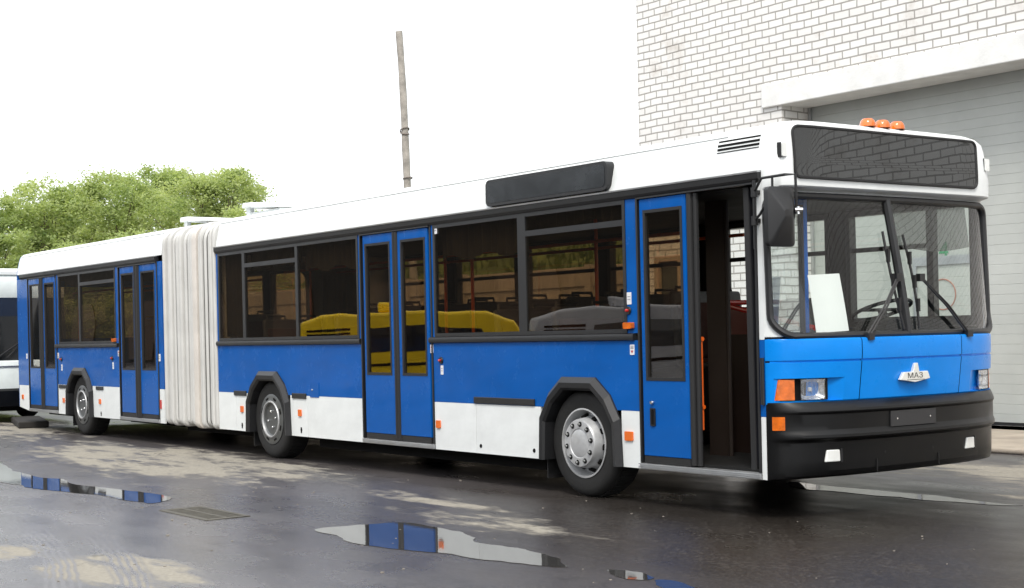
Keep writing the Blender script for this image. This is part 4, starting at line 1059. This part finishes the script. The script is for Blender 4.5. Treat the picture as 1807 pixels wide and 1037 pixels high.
b = MB(); b.tube([(.31, .05, 2.255), (.31, .05, 2.31)], .016, 8); b.tube([(.30, .03, 2.285), (.33, .08, 2.285)], .018, 8); b.build('mirror_clamp', M['chrome'], mir_, smooth=True)

# ---- interior
for y0, y1 in ((2.440, 2.470), (.031, .05)): MB().box(.001, .004, y0, y1, .37, 2.50).build('pillar_cover', M['int_dark'], bus)
MB().box(.001, .004, 2.4702, 2.4995, .80, 2.45).build('pillar_cover', M['int_dark'], bus)
b = MB(); b.grid([[(fx(S(y), xx), y, z) for y in [.62 + (2.44 - .62) * i / 24 for i in range(25)]] for xx, z in ((.25, 1.10), (.25, 1.30), (.20, 1.335), (-.0, 1.345))]); b.box(-.40, .02, .64, 2.44, .95, 1.325)
b.prism([(1.35, 1.32), (1.45, 1.47), (1.8, 1.50), (2.1, 1.46), (2.25, 1.32)], (), -.35, -.05, 'yz'); b.build('dashboard', M['int_dark'], bus, smooth=True)
b = MB(); c_ = Vector((-.42, 1.80, 1.56)); ux = Vector((0, 1, 0)); uz = Vector((.86, 0, .30)).normalized()
b.tube([c_ + ux * .24 * math.cos(a * math.pi / 14) + uz * .24 * math.sin(a * math.pi / 14) for a in range(28)], .016, 8, closed=True)
b.tube([c_ - ux * .24, c_, c_ + ux * .24], .014, 6); b.tube([c_, c_ + Vector((.12, 0, -.3))], .035, 8); b.build('steering_wheel', M['rubber'], bus, smooth=True)
b = MB(); b.box(-1.25, -.80, 1.55, 2.05, .85, .97); b.obox((-1.25, 1.80, 1.32), (.07, 0, .02), (0, .24, 0), (-.06, 0, .36)); b.build('driver_seat', M['seat'], bus, bevel=.05, seg=3)
b = MB(); b.box(-1.62, -1.57, 1.05, 2.44, .37, 1.62); cp = b.build('cab_partition', M['partition'], bus, bevel=.015); MB().box(-1.56, -.45, 1.02, 1.06, .37, 1.38).build('cab_side_panel', simple('dark_brown_panel', (.020, .010, .007), .6), cp)
b = MB(); b.tube([(-.45, 1.04, 1.42), (-1.60, 1.04, 1.66), (-1.60, 2.40, 1.66)], .022, 8); b.build('partition_rail', M['red'], cp, smooth=True)
b = MB(); rows = []
for z in (2.40, 2.30, 2.20, 2.12, 2.07): rows.append([(wsx(y, z) - .06, y, z - .05 * math.sin((y - 1.3) / 1.0 * math.pi) * (2.4 - z) / .33) for y in [1.30 + 1.0 * i / 16 for i in range(17)]])
b.grid(rows); b.build('sun_visor', M['visor'], bus, smooth=True)
def seat(x, y, w=.84, up=.30):
    kids0 = set(bus.children); b = MB(); b.obox((x - .02, y, 1.14), (.035, 0, .0), (0, w / 2, 0), (-.05, 0, .36)); b.box(x + .02, x + .44, y - w / 2, y + w / 2, .76, .82)
    s_ = b.build('seat', M['seat'], bus, bevel=.03, seg=3)
    b = MB(); b.box(x + .04, x + .42, y - w / 2 + .03, y + w / 2 - .03, .815, .85); b.obox((x + .03, y, 1.12), (.01, 0, 0), (0, w / 2 - .04, 0), (-.05, 0, .27)); b.build('seat_pad', M['seat_cloth'], s_, bevel=.02)
    b = MB()
    for dy in (-.21, .21): b.tube([(x - .07, y + dy - .13, 1.46), (x - .085, y + dy - .12, 1.54), (x - .085, y + dy + .12, 1.54), (x - .07, y + dy + .13, 1.46)], .016, 6)
    b.build('seat_handle', M['black'], s_); MB().box(x - .02, x + .44, y - w / 2 + .02, y + w / 2 - .02, .372 - up, .76).build('seat_plinth', M['int_dark'], s_); s_.location.z += up
for x in (-2.7, -3.5, -4.3, -5.1, -6.1, -6.9, -7.7, -8.6): seat(x, 1.98)
for x in (-12.6, -13.6, -14.9, -15.9): seat(x, 1.98)
for x in (-2.72, -3.62, -6.7, -8.5): seat(x, .56, .8, .16)
for x, y in ((-1.75, .95), (-3.1, .95), (-3.3, 1.5), (-4.6, .55), (-5.2, .62), (-5.9, .95), (-7.6, 1.5), (-8.8, .95), (-12.1, .6), (-13.2, 1.5), (-14.6, .95), (-16.2, .6)):
    MB().tube([(x, y, .37), (x, y, 2.50)], .017, 8).build('handrail', M['rail'], bus, smooth=True)
for y in (.85, 1.60):
    for x0, x1 in ((-9.3, -1.8), (-17.2, -11.5)): MB().tube([(x0, y, 2.28), (x1, y, 2.28)], .016, 8).build('ceiling_rail', M['rail'], bus, smooth=True)

# the body is a little wider than 2.5 m: ease the far side outwards
def widen(o):
    for ch in o.children:
        if ch.type == 'MESH':
            for v in ch.data.vertices:
                y = WORLD[ch].y + v.co.y
                if y > 0: v.co.y += .125 * (y / 2.5) ** 4
        widen(ch)
widen(bus)

# white sheet of paper standing inside the windscreen
def pcurve(y, z): return fx(S(y), WX(z)) - .035
b = MB(); rows = []
for i in range(7):
    t_ = i / 6; rows.append([(pcurve(.345 + .30 * j / 6 - .02 * t_, 1.385 + .43 * t_) - .008 * math.sin(j), .345 + .30 * j / 6 - .02 * t_, 1.385 + .435 * t_ + .012 * j / 6) for j in range(7)])
b.grid(rows); b.grid([[(x - .002, y, z) for x, y, z in r_[::-1]] for r_ in rows])
pp = tag(b.build('paper_sheet', M['paper'], smooth=True), 'blank looking white paper sheet propped inside the left half of the windscreen', 'paper')

# ------------------------------------------------------------------ white bus parked behind
wb = thing('white_bus', 'pale white bus parked behind the articulated bus at the left edge', 'bus', (-24, .4, 0))
Y0, Y1, XF = -1.0, 1.5, -19.25
def wrow(z, x, w=0): return [(x - .12 * abs(q) ** 5, (Y0 + Y1) / 2 + q * (1.25 - w), z) for q in [-1 + 2 * i / 20 for i in range(21)]]
def section(name, rows, mat):
    b = MB(); b.grid(rows); L = rows
    for sd_ in (0, -1): b.grid([[r_[sd_], (-30, r_[sd_][1], r_[sd_][2])] for r_ in rows])
    b.grid([[(-30, r_[0][1], r_[0][2]), (-30, r_[-1][1], r_[-1][2])] for r_ in rows]); return b.build(name, mat, wb, smooth=True)
section('body', [wrow(.62, XF), wrow(1.10, XF), wrow(1.13, XF - .02)], M['mint'])
section('windscreen', [wrow(1.13, XF - .03), wrow(2.28, XF - .16)], simple('dark_windscreen', (.02, .022, .024), .05, coat=1))
section('upper_panel', [wrow(2.28, XF - .15), wrow(2.36, XF - .13), wrow(2.62, XF - .13), wrow(2.70, XF - .17)], M['mint'])
section('roof', [wrow(2.70, XF - .13), wrow(2.76, XF - .13), wrow(2.80, XF - .20, .03), wrow(2.83, XF - .5, .12)], M['white'])
section('bumper', [wrow(.26, XF - .06), wrow(.30, XF + .05), wrow(.58, XF + .05), wrow(.62, XF)], M['bumper'])
MB().box(-29, XF - .6, -.5, .9, 2.8, 2.83).build('roof_deck', M['white'], wb)
MB().prism([(-.3, 2.80), (.30, 2.80), (.24, 3.06), (.1, 3.08), (-.3, 3.02)], (), XF - 1.2, XF - .7, 'yz').build('roof_fin', M['white'], wb, bevel=.02)
MB().box(XF - .04, XF + .02, Y0 + .15, Y1 - .15, 1.02, 1.035).build('trim_line', M['alu'], wb)
for y in (-.6, 1.08): MB().prism(rrect(y - .16, y + .16, .66, .84, .03), (), XF - .03, XF + .015, 'yz').build('headlight', M['lens'], wb)
b = MB(); b.tube([(XF + .0, .1, 1.14), (XF - .02, .65, 1.50)], .012, 6); b.tube([(XF - .01, .35, 1.18), (XF - .04, .8, 1.62)], .010, 6); b.build('wiper', M['black'], wb)
for x in (-21.2, -27.0):
    for y in (Y0 + .05, Y1 - .33): MB().lathe([(0, 0), (.44, 0), (.47, .04), (.47, .24), (.44, .28), (0, .28)], (x, y, .47), 28).build('wheel', M['tyre'], wb, smooth=True)
MB().box(-29.9, XF - .3, Y0 + .2, Y1 - .2, .2, .62).build('chassis', M['under'], wb)
kb = MB().obox((-18.1, .35, .055), (1.0, -.25, 0), (.06, .24, 0), (0, 0, .055)); tag(kb.build('concrete_block', simple('dark_stained_concrete', (.022, .020, .018), .9, var=.4, scale=6), bevel=.02), 'dark low slab lying on the ground between the two buses', 'slab')

# ------------------------------------------------------------------ vans across the yard, mirrored in the glass
def van(name, label, paint, loc, rz):
    root = thing(name, label, 'van', (0, 0, 0), 'vans across the yard')
    L_, Wd, H_ = 5.2, 1.9, 2.0
    prof = [(-L_ / 2, .35), (-L_ / 2, 1.55), (-L_ / 2 + .12, 1.82), (-L_ / 2 + .5, 1.92), (0, H_), (L_ / 2 - 1.2, 1.93), (L_ / 2 - .7, 1.75), (L_ / 2 - .15, 1.05), (L_ / 2, .85), (L_ / 2, .35)]
    MB().prism(prof, (), -Wd / 2, Wd / 2).build('body', paint, root, bevel=.06, seg=3)
    for y in (-Wd / 2 - .006, Wd / 2 - .004):
        MB().prism([(-L_ / 2 + 1.25, 1.12), (-L_ / 2 + 1.25, 1.62), (0, 1.70), (L_ / 2 - 1.3, 1.62), (L_ / 2 - .85, 1.12)], (), y, y + .01).build('window', M['display'], root)
        b = MB()
        for k in range(7): b.box(-L_ / 2 + .22, -L_ / 2 + 1.10, y - .006, y + .014, 1.10 + .085 * k, 1.145 + .085 * k)
        b.build('louvre', M['dark'], root); MB().box(-L_ / 2 + .9, L_ / 2 - .9, y - .002, y + .012, .86, .91).build('trim', M['dark'], root)
    MB().box(-.9, -.3, -.3, .3, 1.98, 2.18).build('roof_vent', paint, root, bevel=.04)
    for x in (-1.6, 1.65):
        for y in (-Wd / 2 - .01, Wd / 2 - .22): MB().lathe([(0, 0), (.3, 0), (.34, .03), (.34, .2), (.3, .23), (0, .23)], (x, y, .34), 24).build('wheel', M['tyre'], root, smooth=True)
    root.location = loc; root.rotation_euler = (0, 0, rz); return root
van('service_van', 'yellow van across the yard, mirrored in the middle bus windows', M['yellow'], (-19.1, -9.13, -DIP), math.atan2(-.85, .53))
van('service_van', 'grey van across the yard, mirrored in the window ahead of the front wheel', M['grey_paint'], (-15.13, -12.35, -DIP), math.atan2(-.85, .53))
